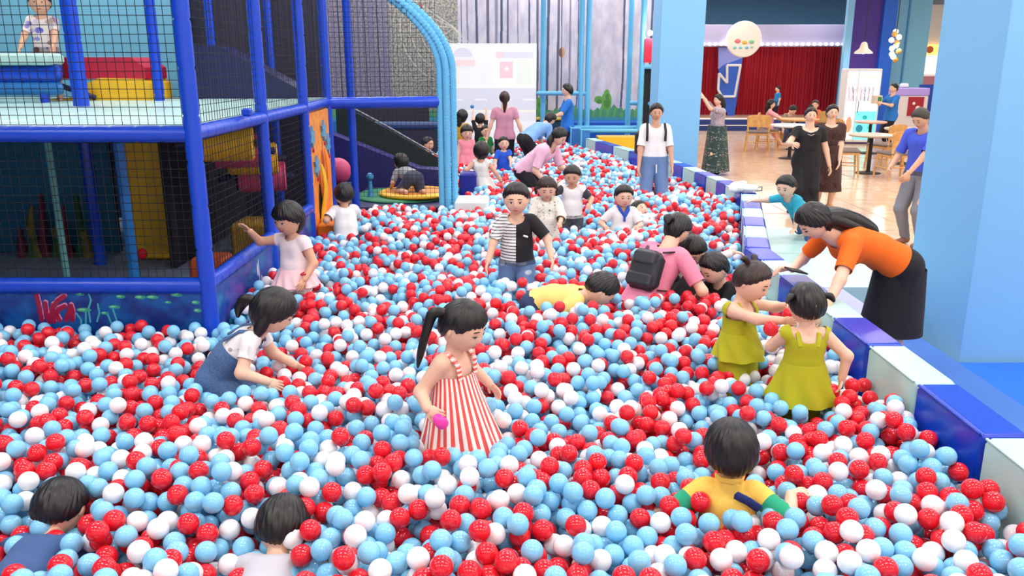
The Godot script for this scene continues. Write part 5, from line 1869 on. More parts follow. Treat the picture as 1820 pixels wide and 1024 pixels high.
	for g in cl:
		var cover := PackedFloat32Array()
		cover.resize(V.size())
		var kind: String = g.kind
		var sl: float = g.get("sleeve", -0.02)
		var lg: float = g.get("leg", -0.02)
		var hem: float = g.get("hem", 0.05) * H
		var neck: float = g.get("neck", 0.06) * H
		var waist: float = g.get("waist", 0.06) * H
		var nc: Vector3 = Nk + Z2 * g.get("neckz", 0.03) * H + U2 * g.get("necky", 0.02) * H
		var thighs: bool = g.get("thighs", not cfg.has("pel"))
		for k in V.size():
			var p := V[k]
			var gr := VG[k]
			var c := -1.0
			if kind == "top":
				if gr == 0:
					c = minf(p.distance_to(nc) - neck, (p - P).dot(U1) + hem)
					if g.has("above"):
						c = minf(c, (g.above * H) - (p - P).dot(U1))
				elif gr == 9:
					c = minf(p.distance_to(nc) - neck, 0.02) if g.get("collar", false) else -1.0
					c = minf(c, (Nk + U2 * 0.015 * H - p).dot(U2) + 0.01)
				elif gr >= 1 and gr <= 4:
					var A = arm[0] if gr < 3 else arm[1]
					var i0 := 0 if gr % 2 == 1 else 1
					var ax: Vector3 = A[i0 + 1] - A[i0]
					c = (sl - i0 - (p - A[i0]).dot(ax) / ax.length_squared()) * 0.16 * H
				elif (gr == 5 or gr == 7) and thighs:
					c = (p - P).dot(U1) + hem
				if g.has("half"):
					c = minf(c, g.half * (p - P).dot(X2) + 0.0005)
			else:
				if gr == 0:
					c = waist - (p - P).dot(U1)
				elif gr >= 5 and gr <= 8:
					var A = leg[0] if gr < 7 else leg[1]
					var i0 := 0 if gr % 2 == 1 else 1
					var ax: Vector3 = A[i0 + 1] - A[i0]
					c = (lg - i0 - (p - A[i0]).dot(ax) / ax.length_squared()) * 0.2 * H
				elif gr == 10 and kind == "shoe":
					c = 1.0
				if kind == "shoe":
					c = 1.0 if gr == 10 else -1.0
			cover[k] = c
		obj(g.name, garment(surf, cover, g.get("off", 0.008), g.get("fold", 0.003), H * 7.0), g.mat, node)
	# hanging cloth: rings given from the pelvis up axis
	for g in cfg.get("skirts", []):
		var rings := []
		var n := 16
		var top: Vector3 = P + U1 * g.top * H if g.top <= 0.13 else W + U2 * (g.top - 0.13) * H
		if g.has("top_at"): top = inv * v3(g.top_at)
		var bot: Vector3 = inv * v3(g.bot_at) if g.has("bot_at") else P - Vector3.UP * g.len * H
		for k in n + 1:
			var f := float(k) / n
			var ff := pow(f, g.get("flare", 1.0))
			var e := smoothstep(0.0, 1.0, f)
			rings.append([top.lerp(bot, f), lerpf(g.r0[0], g.r1[0], ff) * H, lerpf(g.r0[1], g.r1[1], ff) * H, g.get("ruffle", 0.05) * e])
		var o := obj(g.name, skirt_mesh(rings, g.get("folds", 9), Vector3.RIGHT if g.get("level", false) else X1, Vector3.BACK if g.get("level", false) else b1 * Vector3.BACK, 96 if near else 48), g.mat, node)
		var wb: Vector3 = node.transform * bot
		if wb.y < 0.62 and gy < 0.4:
			obstacles.append([wb.x, wb.z, g.r1[1] * H * 0.85 + R * 0.4])
	# straps and other bands: tubes between body points
	for g in cfg.get("bands", []):
		var path := []
		var rad := []
		for p in g.p:
			# [along x of chest, up from waist axis, forward], in body heights
			path.append(W + X2 * p[0] * H + U2 * p[1] * H + Z2 * p[2] * H)
			rad.append(g.get("r", 0.012) * H)
		var m := MB.new()
		m.tube(path, rad, 8, true, g.get("flat", 0.4), 0.0, 1, Z2)
		obj(g.name, m, g.mat, node)
	return node

func fabric(col: Color, rough := 0.85) -> StandardMaterial3D:
	var m := mat(col, rough)
	m.rim_enabled = true
	m.rim = 0.15
	return m

func print_mat(base: Color, spots: Array, n: int, r0: float, r1: float, tile: float, seed_: int) -> StandardMaterial3D:
	# scattered printed motifs, tile metres wide, wrapped on the cloth itself
	var im := Image.create(256, 256, false, Image.FORMAT_RGB8)
	im.fill(base)
	var rg := RandomNumberGenerator.new()
	rg.seed = seed_
	for k in n:
		var x := rg.randf() * 256
		var y := rg.randf() * 256
		var rr := rg.randf_range(r0, r1)
		var col: Color = spots[rg.randi() % spots.size()]
		for ox in [-256, 0, 256]:
			for oy in [-256, 0, 256]:
				disc(im, x + ox, y + oy, rr, rr * rg.randf_range(0.6, 1.0), col)
	var m := fabric(Color.WHITE)
	m.albedo_texture = ImageTexture.create_from_image(im)
	m.uv1_triplanar = true
	m.uv1_scale = Vector3.ONE / tile
	return m

const BOY := {"slope": 0.8, "line": -0.06, "thick": 0.055, "ear": 0.22}
const GIRL_BACK := {"slope": 0.82, "line": -0.09, "thick": 0.05}

func stripes_u(n: int, a: Color, b: Color) -> StandardMaterial3D:
	var im := Image.create(n * 16, 4, false, Image.FORMAT_RGB8)
	for x in n * 16:
		for y in 4:
			im.set_pixel(x, y, a if (x % 16) < 8 else b)
	var m := fabric(Color.WHITE)
	m.albedo_texture = ImageTexture.create_from_image(im)
	return m

func stripes_y(period: float, a: Color, b: Color, share := 0.3) -> StandardMaterial3D:
	var im := Image.create(8, 64, false, Image.FORMAT_RGB8)
	for y in 64:
		for x in 8:
			im.set_pixel(x, y, b if (y % 32) < 32 * share else a)
	var m := fabric(Color.WHITE)
	m.albedo_texture = ImageTexture.create_from_image(im)
	m.uv1_triplanar = true
	m.uv1_scale = Vector3.ONE / (period * 2.0)
	return m

func held(called: String, label: String, category: String, mb: MB, m: Material) -> MeshInstance3D:
	var o := obj(called, mb, m)
	tag(o, label, category)
	return o

func held_ball(p: Vector3, m: Material, label: String) -> void:
	var s := SphereMesh.new()
	s.radius = R; s.height = 2 * R; s.radial_segments = 28; s.rings = 14
	var o := obj("held_ball", s, m)
	o.position = p
	tag(o, label, "ball")

func build_people() -> void:
	var denim := noise_mat(c8(58, 88, 132), c8(88, 120, 164), 0.05, 6.0, 0.85, false)
	var denim_dark := noise_mat(c8(36, 52, 88), c8(56, 76, 116), 0.05, 6.0, 0.85, false)
	var jeans := noise_mat(c8(92, 122, 172), c8(120, 148, 192), 0.05, 6.0, 0.85, false)
	var white_cloth := fabric(c8(240, 240, 240))
	var black_cloth := fabric(c8(24, 24, 30))
	var olive := fabric(c8(176, 174, 22))
	var grey_cloth := fabric(c8(150, 152, 158))

	# --- near the camera ---
	var st := stripes_u(29, c8(232, 84, 78), c8(250, 236, 230))
	var strap_m := stripes_y(0.02, c8(250, 236, 230), c8(232, 84, 78), 0.5)
	person("person in red and white striped sundress with a long dark ponytail", {
		"at": [-0.25, -3.22], "yaw": 58, "H": 0.95, "head": [0, 20, 0], "lean": [2, 4], "lids": 0.42,
		"hr": [-0.33, 0.745, -3.02], "hl": [-0.1, 0.7, -3.4], "curl_hr": 0.8, "pole_hr": [-0.25, -0.8, -0.5], "dir_hr": [0.1, -0.35, 1.0],
		"hair": {"slope": 0.70, "line": -0.09, "thick": 0.05, "fringe": 0.17, "ear": 0.3, "parting": [-50, 20], "tails": [{"p": [[-0.24, 0.2, -0.34], [-0.38, 0.12, -0.52], [-0.46, -0.3, -0.5], [-0.5, -0.75, -0.46], [-0.52, -1.05, -0.42]], "r": [0.085, 0.11, 0.085, 0.07, 0.02], "tie": M.red}]},
		"clothes": [{"kind": "pants", "name": "shorts", "mat": st, "leg": 0.4, "waist": 0.1}],
		"skirts": [{"name": "sundress", "mat": st, "top": 0.232, "r0": [0.099, 0.083], "r1": [0.225, 0.20], "bot_at": [-0.20, 0.44, -3.2], "ruffle": 0.07, "folds": 11, "flare": 1.15}],
		"bands": [{"name": "strap", "mat": strap_m, "r": 0.015, "flat": 0.3, "p": [[0.055, 0.10, 0.078], [0.062, 0.165, 0.066], [0.066, 0.205, 0.02], [0.06, 0.19, -0.04], [0.05, 0.10, -0.085]]}, {"name": "strap", "mat": strap_m, "r": 0.015, "flat": 0.3, "p": [[-0.055, 0.10, 0.078], [-0.062, 0.165, 0.066], [-0.066, 0.205, 0.02], [-0.06, 0.19, -0.04], [-0.05, 0.10, -0.085]]}],
		"cell": 0.011})
	var toy := MB.new()
	toy.ell(Vector3(-0.285, 0.725, -2.965), Vector3(0.022, 0.02, 0.03))
	toy.ell(Vector3(-0.268, 0.722, -2.935), Vector3(0.026, 0.026, 0.014))
	held("pink_toy", "small bright pink toy in the hand of the striped sundress wearer", "toy", toy, mat(c8(244, 60, 170), 0.35))

	person("person crouching in blue denim overalls over a white printed shirt", {
		"at": [-1.46, -3.84], "yaw": 96, "H": 0.98, "pel": 0.36, "lean": [38, 50], "head": [4, 28, 0], "lids": 0.5,
		"hr": [-1.16, 0.59, -3.70], "hl": [-1.1, 0.57, -3.98], "fl": [-1.36, 0.24, -3.9], "fr": [-1.36, 0.24, -3.75], "pole_hr": [-0.4, -0.4, -0.8],
		"hair": {"slope": 0.65, "line": -0.30, "thick": 0.075, "long": true, "side": 0.0, "tails": [{"p": [[0.1, 0.05, -0.42], [0.22, -0.05, -0.66], [0.26, -0.3, -0.72], [0.2, -0.52, -0.66]], "r": [0.09, 0.14, 0.12, 0.03], "tie": M.pink}, {"name": "side_lock", "p": [[-0.34, -0.05, -0.1], [-0.38, -0.35, -0.12], [-0.34, -0.62, -0.1]], "r": [0.14, 0.15, 0.05]}]},
		"clothes": [{"kind": "top", "name": "shirt", "mat": print_mat(c8(238, 236, 238), [c8(40, 40, 50), c8(200, 70, 80), c8(214, 206, 210)], 10, 6, 16, 0.3, 5), "sleeve": 0.55, "neck": 0.05, "hem": 0.02}, {"kind": "pants", "name": "overalls", "mat": denim, "leg": 2.0, "waist": 0.185, "off": 0.016}],
		"bands": [{"name": "strap", "mat": denim, "r": 0.018, "p": [[0.05, 0.06, -0.086], [0.055, 0.15, -0.07], [0.06, 0.205, -0.02], [0.055, 0.17, 0.06]]}, {"name": "strap", "mat": denim, "r": 0.018, "p": [[-0.05, 0.06, -0.086], [-0.055, 0.15, -0.07], [-0.06, 0.205, -0.02], [-0.055, 0.17, 0.06]]}],
		"cell": 0.011})

	person("person seen from behind in yellow polo with navy stripe, short black hair", {
		"at": [0.77, -2.66], "yaw": 172, "H": 0.98, "a": 0.1, "pel": 0.09, "lean": [2, 4], "head": [4, 2, 0], "noface": true,
		"hr": [0.99, 0.57, -2.66], "hl": [0.5, 0.45, -2.75], "fl": [0.6, 0.25, -3.0], "fr": [0.95, 0.25, -3.0], "palm_hr": [0.2, -0.9, 0.2], "dir_hr": [-1, 0.15, 0.4],
		"hair": {"slope": 0.82, "line": -0.09, "thick": 0.06},
		"clothes": [{"kind": "top", "name": "polo_shirt", "mat": fabric(c8(244, 200, 90)), "sleeve": 0.35, "neck": 0.052, "necky": 0.04, "collar": true}, {"kind": "top", "name": "sleeves", "mat": fabric(c8(30, 160, 120)), "sleeve": 0.95, "hem": -2.0, "off": 0.0075}, {"kind": "pants", "name": "shorts", "mat": denim_dark, "leg": 0.9}],
		"bands": [{"name": "navy_stripe", "mat": fabric(c8(28, 44, 110)), "r": 0.016, "p": [[-0.015, 0.185, -0.074], [-0.06, 0.165, -0.076], [-0.10, 0.135, -0.066]]}, {"name": "collar", "mat": fabric(c8(244, 200, 90)), "r": 0.012, "flat": 0.3, "p": [[-0.05, 0.222, 0.0], [-0.035, 0.224, -0.04], [0, 0.226, -0.055], [0.035, 0.224, -0.04], [0.05, 0.222, 0.0]]}],
		"cell": 0.011})
	for k in 2:
		person(["black-haired person bending low in the balls at the near corner by the play frame", "black-haired person bending low in the balls at the near edge of the pit"][k], {
			"at": [[-1.60, -2.28], [-0.78, -2.16]][k], "yaw": 180, "H": 0.9, "pel": 0.16, "lean": [62, 76], "head": [0, 38, 0], "noface": true,
			"hr": [[-1.5, 0.4, -2.7], [-0.6, 0.4, -2.6]][k], "hl": [[-1.8, 0.4, -2.7], [-0.95, 0.4, -2.6]][k], "fl": [[-1.75, 0.24, -2.3], [-0.9, 0.24, -2.25]][k], "fr": [[-1.55, 0.24, -2.3], [-0.68, 0.24, -2.25]][k],
			"hair": BOY, "clothes": [{"kind": "top", "name": "shirt", "mat": fabric([c8(60, 90, 140), c8(190, 190, 200)][k]), "sleeve": 0.8}, {"kind": "pants", "name": "shorts", "mat": denim_dark, "leg": 0.9}], "cell": 0.014})

	# --- the two in olive ---
	for k in 2:
		var cf := {"H": [0.92, 0.88][k], "cell": 0.011,
			"clothes": [{"kind": "top", "name": "camisole", "mat": olive, "neck": 0.095, "necky": -0.005, "neckz": 0.0, "hem": 0.0}, {"kind": "pants", "name": "trousers", "mat": olive, "leg": 2.0, "waist": 0.1, "off": 0.016, "fold": 0.005}],
			"bands": [{"name": "strap", "mat": olive, "r": 0.012, "flat": 0.3, "p": [[0.05, 0.09, 0.085], [0.056, 0.16, 0.066], [0.06, 0.2, 0.02], [0.054, 0.18, -0.045], [0.045, 0.125, -0.075]]}, {"name": "strap", "mat": olive, "r": 0.012, "flat": 0.3, "p": [[-0.05, 0.09, 0.085], [-0.056, 0.16, 0.066], [-0.06, 0.2, 0.02], [-0.054, 0.18, -0.045], [-0.045, 0.125, -0.075]]}]}
		if k == 0:
			cf.merge({"at": [1.15, -4.02], "yaw": 42, "head": [8, 22, 6], "lids": 0.45, "hr": [1.30, 0.855, -3.82], "hl": [1.37, 0.88, -3.98], "curl_hr": 0.7, "curl_hl": 0.7, "pole_hr": [-0.7, -0.6, 0.1], "palm_hr": [0.8, -0.1, -0.2],
				"hair": {"slope": 0.78, "line": -0.03, "thick": 0.04, "mat": M.hair2, "parting": [-60, 62], "tails": [{"p": [[0.2, 0.4, -0.25], [0.28, 0.5, -0.34], [0.36, 0.46, -0.42]], "r": [0.06, 0.09, 0.03], "tie": M.black}, {"p": [[-0.2, 0.4, -0.25], [-0.28, 0.5, -0.34], [-0.36, 0.46, -0.42]], "r": [0.06, 0.09, 0.03], "tie": M.black}]},
				"skirts": [{"name": "peplum", "mat": olive, "top": 0.16, "r0": [0.105, 0.092], "r1": [0.15, 0.135], "bot_at": [1.155, 0.615, -4.0], "ruffle": 0.10, "folds": 7}]})
		else:
			cf.merge({"at": [1.36, -3.66], "yaw": 176, "head": [10, 10, 0], "noface": true, "hr": [1.53, 0.635, -3.62], "hl": [1.3, 0.78, -3.85], "pole_hr": [-0.9, 0.0, -0.3], "curl_hr": 0.5,
				"hair": {"slope": 0.80, "line": -0.07, "thick": 0.045, "parting": [-170, -20], "tails": [{"p": [[0.36, 0.22, -0.12], [0.50, 0.22, -0.2], [0.60, 0.08, -0.22]], "r": [0.06, 0.09, 0.03], "tie": mat(c8(190, 90, 70), 0.6)}, {"p": [[-0.36, 0.22, -0.12], [-0.50, 0.22, -0.2], [-0.60, 0.08, -0.22]], "r": [0.06, 0.09, 0.03], "tie": mat(c8(190, 90, 70), 0.6)}]},
				"skirts": [{"name": "peplum", "mat": olive, "top": 0.15, "r0": [0.108, 0.092], "r1": [0.19, 0.16], "bot_at": [1.36, 0.52, -3.66], "ruffle": 0.09, "folds": 8}]})
		person(["person in olive ruffled top and trousers holding red balls, facing the camera", "person in olive ruffled top seen from behind, hair parted into two bunches"][k], cf)
	held_ball(Vector3(1.345, 0.875, -3.86), M.ball_red, "red ball held up between the two people in olive")
	held_ball(Vector3(1.24, 0.82, -3.80), M.ball_red, "red ball held against the chest of the front-facing olive-clad person")
	held_ball(Vector3(1.37, 0.83, -3.92), M.ball_red, "red ball under the raised hand of the front-facing olive-clad person")
	held_ball(Vector3(1.55, 0.57, -3.56), M.ball_red, "red ball at the fingertips of the olive-clad person seen from behind")
	held_ball(Vector3(1.60, 0.585, -3.66), M.ball_red, "red ball between that olive-clad person's right hand and the wall")
	held_ball(Vector3(1.50, 0.565, -3.64), M.ball_red, "red ball under the wrist of the olive-clad person seen from behind")

	# --- leaning over the wall ---
	person("person in orange shirt and black skirt leaning over the pit wall with a phone", {
		"at": [2.38, -5.0], "y": 0.06, "yaw": -84, "H": 1.56, "a": 1.0, "pel": 0.797, "lean": [60, 73], "head": [6, 42, 0], "lids": 0.5, "bust": 1.0,
		"hl": [1.70, 0.60, -4.45], "hr": [1.76, 0.80, -5.08], "curl_hr": 0.9, "pole_hr": [-0.6, -0.7, 0.2], "pole_hl": [0.8, -0.2, -0.4], "palm_hr": [0.3, -0.2, -0.9], "dir_hr": [-0.3, 0.1, 1.0],
		"fl": [2.40, 0.085, -4.93], "fr": [2.40, 0.085, -5.07],
		"hair": {"slope": 0.75, "line": -0.13, "thick": 0.085, "long": true, "side": -0.15, "tails": [{"p": [[0.0, -0.12, -0.3], [0.03, -0.4, -0.62], [0.05, -0.76, -0.88], [0.06, -1.15, -1.06], [0.08, -1.48, -1.18], [0.1, -1.7, -1.2]], "r": [0.3, 0.3, 0.26, 0.22, 0.17, 0.05]}, {"p": [[0.14, -0.1, -0.28], [0.2, -0.42, -0.5], [0.22, -0.78, -0.7], [0.2, -1.1, -0.9], [0.18, -1.3, -1.0]], "r": [0.2, 0.2, 0.17, 0.12, 0.04]}]},
		"clothes": [{"kind": "top", "name": "orange_shirt", "mat": fabric(c8(250, 108, 16)), "sleeve": 0.72, "neck": 0.062, "hem": -0.03, "off": 0.014}, {"kind": "pants", "name": "skirt_seat", "mat": black_cloth, "leg": 0.6, "waist": 0.06, "off": 0.012}, {"kind": "shoe", "name": "shoes", "mat": black_cloth}],
		"skirts": [{"name": "skirt", "mat": black_cloth, "top": 0.0, "top_at": [2.40, 0.83, -5.0], "r0": [0.1, 0.095], "r1": [0.118, 0.122], "bot_at": [2.385, 0.42, -5.0], "ruffle": 0.02, "folds": 5, "level": true}],
		"cell": 0.013})
	var ph := MB.new()
	ph.box(Vector3(1.75, 0.815, -4.98), Vector3(0.15, 0.01, 0.075), 0.004, Basis(Vector3.BACK, -0.3) * Basis(Vector3.UP, 0.5))
	held("smartphone", "black smartphone in the hand of the person in orange", "phone", ph, M.black)
	person("person in teal shirt kneeling on the mint mat and reaching to the wall", {
		"at": [2.80, -7.95], "y": 0.42, "yaw": -55, "H": 0.95, "pel": 0.2, "lean": [42, 52], "head": [12, 18, 0],
		"hl": [2.66, 0.45, -7.72], "hr": [2.36, 0.76, -8.02], "fl": [2.98, 0.44, -8.0], "fr": [3.0, 0.44, -8.2], "pole_fl": [0.4, -0.3, 1], "pole_fr": [-0.2, -0.3, 1], "palm_hl": [0, -1, 0.1], "palm_hr": [0, -1, 0.1], "dir_hl": [0.2, -0.3, 1],
		"hair": BOY, "clothes": [{"kind": "top", "name": "teal_shirt", "mat": fabric(c8(54, 176, 204)), "sleeve": 0.8, "hem": 0.06}, {"kind": "pants", "name": "shorts", "mat": denim, "leg": 1.1}], "cell": 0.013})

	# --- group by the backpack ---
	person("person in pink shirt crouching with back to the camera under a black backpack", {
		"at": [0.88, -5.36], "yaw": 126, "H": 1.5, "a": 1.0, "pel": 0.25, "lean": [16, 36], "head": [0, 40, 10], "noface": false, "fat": 1.04,
		"hr": [1.26, 0.52, -5.42], "hl": [1.2, 0.5, -5.75], "pole_hl": [0.2, -0.9, 0.2], "pole_hr": [-0.9, -0.3, -0.3], "fl": [0.95, 0.26, -5.65], "fr": [1.15, 0.26, -5.35],
		"hair": {"slope": 0.70, "line": -0.11, "thick": 0.07, "long": true, "side": -0.2, "tails": [{"name": "bun", "p": [[0, 0.1, -0.5], [0.02, 0.02, -0.62], [0.02, -0.12, -0.58]], "r": [0.12, 0.17, 0.08]}]},
		"clothes": [{"kind": "top", "name": "pink_shirt", "mat": fabric(c8(236, 138, 166)), "sleeve": 0.75, "neck": 0.055, "hem": 0.1, "thighs": false, "off": 0.016}, {"kind": "pants", "name": "trousers", "mat": black_cloth, "leg": 2.0, "waist": 0.0}],
		"skirts": [{"name": "shirt_tail", "mat": fabric(c8(236, 138, 166)), "top": 0.1, "r0": [0.098, 0.082], "r1": [0.138, 0.115], "bot_at": [0.90, 0.49, -5.33], "ruffle": 0.02, "folds": 5}],
		"cell": 0.014})
	var bp := thing("backpack", "black leather backpack with a flap worn by the crouching person in pink", "backpack", Vector3(0.845, 0.625, -5.275), deg_to_rad(-46))
	var bb := Basis(Vector3.RIGHT, -0.38)
	obj("bag_body", boxmesh(bb * Vector3(0, 0.12, 0), Vector3(0.25, 0.26, 0.11), 0.045, bb), mat(c8(40, 40, 48), 0.5), bp)
	obj("flap", boxmesh(bb * Vector3(0, 0.2, 0.02), Vector3(0.19, 0.11, 0.11), 0.03, bb), mat(c8(56, 56, 64), 0.45), bp)
	obj("pocket", boxmesh(bb * Vector3(0, 0.055, 0.045), Vector3(0.21, 0.1, 0.06), 0.025, bb), mat(c8(46, 46, 54), 0.5), bp)
	for s in [-1, 1]:
		var m := MB.new()
		m.tube([bb * Vector3(0.07 * s, 0.26, -0.04), bb * Vector3(0.13 * s, 0.30, -0.14), bb * Vector3(0.17 * s, 0.16, -0.2), bb * Vector3(0.15 * s, 0.03, -0.13), bb * Vector3(0.11 * s, 0.01, -0.03)], [0.013, 0.013, 0.013, 0.011, 0.011], 8, true, 0.5)
		obj("strap", m, M.black, bp)
	person("person in white long sleeves sitting behind the backpack with one hand on the wall", {
		"at": [1.22, -5.80], "yaw": 25, "H": 0.98, "pel": 0.17, "lean": [6, 16], "head": [-6, 30, -8], "lids": 0.4,
		"hl": [1.70, 0.775, -5.86], "hr": [1.15, 0.5, -5.6], "palm_hl": [0.0, -1, 0], "fl": [1.5, 0.25, -5.6], "fr": [1.25, 0.25, -5.5], "dir_hl": [0.9, -0.1, 0.4],
		"hair": {"slope": 0.70, "line": -0.11, "thick": 0.06, "fringe": 0.1, "tails": [{"p": [[0, 0.3, -0.35], [0.05, 0.3, -0.6], [0.1, 0.0, -0.7]], "r": [0.1, 0.14, 0.04]}]},
		"clothes": [{"kind": "top", "name": "white_shirt", "mat": white_cloth, "sleeve": 1.85}, {"kind": "pants", "name": "trousers", "mat": grey_cloth, "leg": 2.0}], "cell": 0.014})
	person("person in black shirt with short black hair bowing beside the white-sleeved one", {
		"at": [1.53, -5.58], "yaw": -62, "H": 0.98, "pel": 0.1, "lean": [12, 26], "head": [0, 28, 0], "lids": 0.4,
		"hl": [1.3, 0.45, -5.4], "hr": [1.2, 0.45, -5.6], "fl": [1.2, 0.25, -5.4], "fr": [1.2, 0.25, -5.6],
		"hair": BOY, "clothes": [{"kind": "top", "name": "black_shirt", "mat": black_cloth, "sleeve": 0.8}, {"kind": "pants", "name": "shorts", "mat": black_cloth, "leg": 1.0}], "cell": 0.014})

	# --- middle of the pit ---
	person("person in pale yellow shirt bending down into the balls", {
		"at": [0.14, -5.12], "yaw": 74, "H": 1.0, "a": 0.05, "pel": 0.37, "lean": [72, 84], "head": [12, 52, 0], "lids": 0.4,
		"hl": [0.45, 0.42, -5.2], "hr": [0.32, 0.42, -4.95], "fl": [0.05, 0.24, -5.2], "fr": [0.05, 0.24, -5.0],
		"hair": BOY, "clothes": [{"kind": "top", "name": "yellow_shirt", "mat": fabric(c8(244, 218, 128)), "sleeve": 0.75, "hem": -0.01, "off": 0.014}, {"kind": "pants", "name": "shorts", "mat": denim_dark, "leg": 0.9}], "cell": 0.013})
	var half_st := stripes_y(0.022, c8(238, 238, 238), c8(40, 40, 48), 0.3)
	person("person in half black, half striped shirt and ripped denim shorts", {
		"at": [0.035, -5.8], "yaw": -4, "H": 1.06, "a": 0.18, "head": [0, 10, 0], "lean": [3, 6],
		"hl": [0.275, 0.74, -5.66], "hr": [-0.185, 0.66, -5.66], "pole_hl": [0.8, 0.1, -0.6], "pole_hr": [-0.8, 0.0, -0.6], "fl": [0.11, 0.24, -5.75], "fr": [-0.04, 0.24, -5.85],
		"hair": BOY, "clothes": [{"kind": "top", "name": "black_half", "mat": black_cloth, "sleeve": 0.85, "hem": 0.0, "half": 1.0, "neck": 0.078, "neckz": 0.055, "off": 0.014}, {"kind": "top", "name": "striped_half", "mat": half_st, "sleeve": 0.85, "hem": 0.0, "half": -1.0, "neck": 0.078, "neckz": 0.055, "off": 0.014}, {"kind": "pants", "name": "denim_shorts", "mat": print_mat(c8(96, 124, 168), [c8(222, 226, 232), c8(120, 146, 186)], 12, 10, 26, 0.3, 77), "leg": 1.05, "waist": 0.03, "off": 0.014}], "cell": 0.012})
	var badge := MB.new()
	badge.box(Vector3(0.095, 0.885, -5.69), Vector3(0.035, 0.013, 0.006), 0.002, Basis(Vector3.BACK, -0.3))
	held("shirt_badge", "small white tab on the chest of the half striped shirt", "badge", badge, M.white)
	person("person in white pyjamas printed with green and grey leaves", {
		"at": [0.30, -7.3], "yaw": 4, "H": 0.91, "head": [0, 22, 0], "lids": 0.45, "hl": [0.42, 0.72, -7.12], "hr": [0.15, 0.62, -7.2],
		"hair": {"slope": 0.75, "line": -0.07, "thick": 0.045, "mat": M.hair2, "fringe": 0.08, "parting": [-40, 60], "tails": [{"p": [[0.36, -0.02, -0.1], [0.46, -0.1, -0.1], [0.46, -0.34, -0.06]], "r": [0.06, 0.1, 0.03]}, {"p": [[-0.36, -0.02, -0.1], [-0.46, -0.1, -0.1], [-0.46, -0.34, -0.06]], "r": [0.06, 0.1, 0.03]}]},
		"clothes": [{"kind": "top", "name": "pyjama_top", "mat": print_mat(c8(236, 234, 222), [c8(150, 170, 120), c8(90, 96, 110), c8(200, 200, 150)], 40, 4, 11, 0.22, 3), "sleeve": 1.6, "hem": 0.1, "thighs": true, "off": 0.018, "fold": 0.005}, {"kind": "pants", "name": "pyjama_trousers", "mat": print_mat(c8(236, 234, 222), [c8(150, 170, 120), c8(90, 96, 110)], 40, 4, 11, 0.22, 4), "leg": 2.0, "off": 0.014}], "cell": 0.014})
	person("person in white shirt with dark short sleeves and grey shorts", {
		"at": [0.58, -8.0], "yaw": -8, "H": 0.92, "a": 0.1, "skin": M.skin2, "head": [0, 18, 0], "lids": 0.5, "hr": [0.42, 0.94, -7.85], "hl": [0.74, 0.74, -7.9], "pole_hr": [-0.6, -0.7, -0.2],
		"hair": BOY, "clothes": [{"kind": "top", "name": "white_shirt", "mat": white_cloth, "sleeve": 0.1, "hem": 0.0, "off": 0.014}, {"kind": "top", "name": "dark_sleeves", "mat": fabric(c8(60, 60, 70)), "sleeve": 0.7, "hem": -2.0, "off": 0.013}, {"kind": "pants", "name": "shorts", "mat": print_mat(c8(64, 66, 78), [c8(110, 112, 122)], 20, 5, 12, 0.25, 12), "leg": 1.0, "waist": 0.03, "off": 0.014}], "cell": 0.014})
	var pol := person("person in white polo with blue collar kneeling chest deep in balls", {
		"at": [1.05, -7.8], "yaw": 4, "H": 0.98, "a": 0.1, "pel": 0.2, "head": [0, 6, 0], "hl": [1.17, 0.58, -7.62], "hr": [0.88, 0.56, -7.7], "fl": [1.12, 0.24, -8.0], "fr": [0.97, 0.24, -8.0],
		"hair": BOY, "clothes": [{"kind": "top", "name": "polo_shirt", "mat": white_cloth, "sleeve": 0.78, "hem": 0.05, "neck": 0.05, "off": 0.013}, {"kind": "pants", "name": "shorts", "mat": denim_dark, "leg": 1.0}],
		"bands": [{"name": "collar", "mat": fabric(c8(40, 84, 190)), "r": 0.020, "p": [[0.0, 0.14, 0.085], [0.04, 0.2, 0.058], [0.055, 0.222, 0.0], [0.0, 0.232, -0.045], [-0.055, 0.222, 0.0], [-0.04, 0.2, 0.058], [0.0, 0.14, 0.085]]}, {"name": "placket", "mat": fabric(c8(40, 84, 190)), "r": 0.012, "p": [[0, 0.15, 0.085], [0, 0.09, 0.088]]}], "cell": 0.014})
	person("person in white shirt lying on the balls with face up", {
		"at": [1.66, -8.45], "yaw": 80, "H": 0.92, "pel": 0.22, "lean": [-80, -78], "head": [-46, -34, 0], "hl": [1.72, 0.58, -8.7], "hr": [1.4, 0.5, -8.15], "fl": [2.0, 0.4, -8.45], "fr": [2.0, 0.4, -8.35],
		"hair": {"slope": 0.70, "line": -0.07, "thick": 0.06}, "clothes": [{"kind": "top", "name": "shirt", "mat": fabric(c8(228, 222, 210)), "sleeve": 0.9}, {"kind": "pants", "name": "trousers", "mat": grey_cloth, "leg": 1.8}], "cell": 0.016})

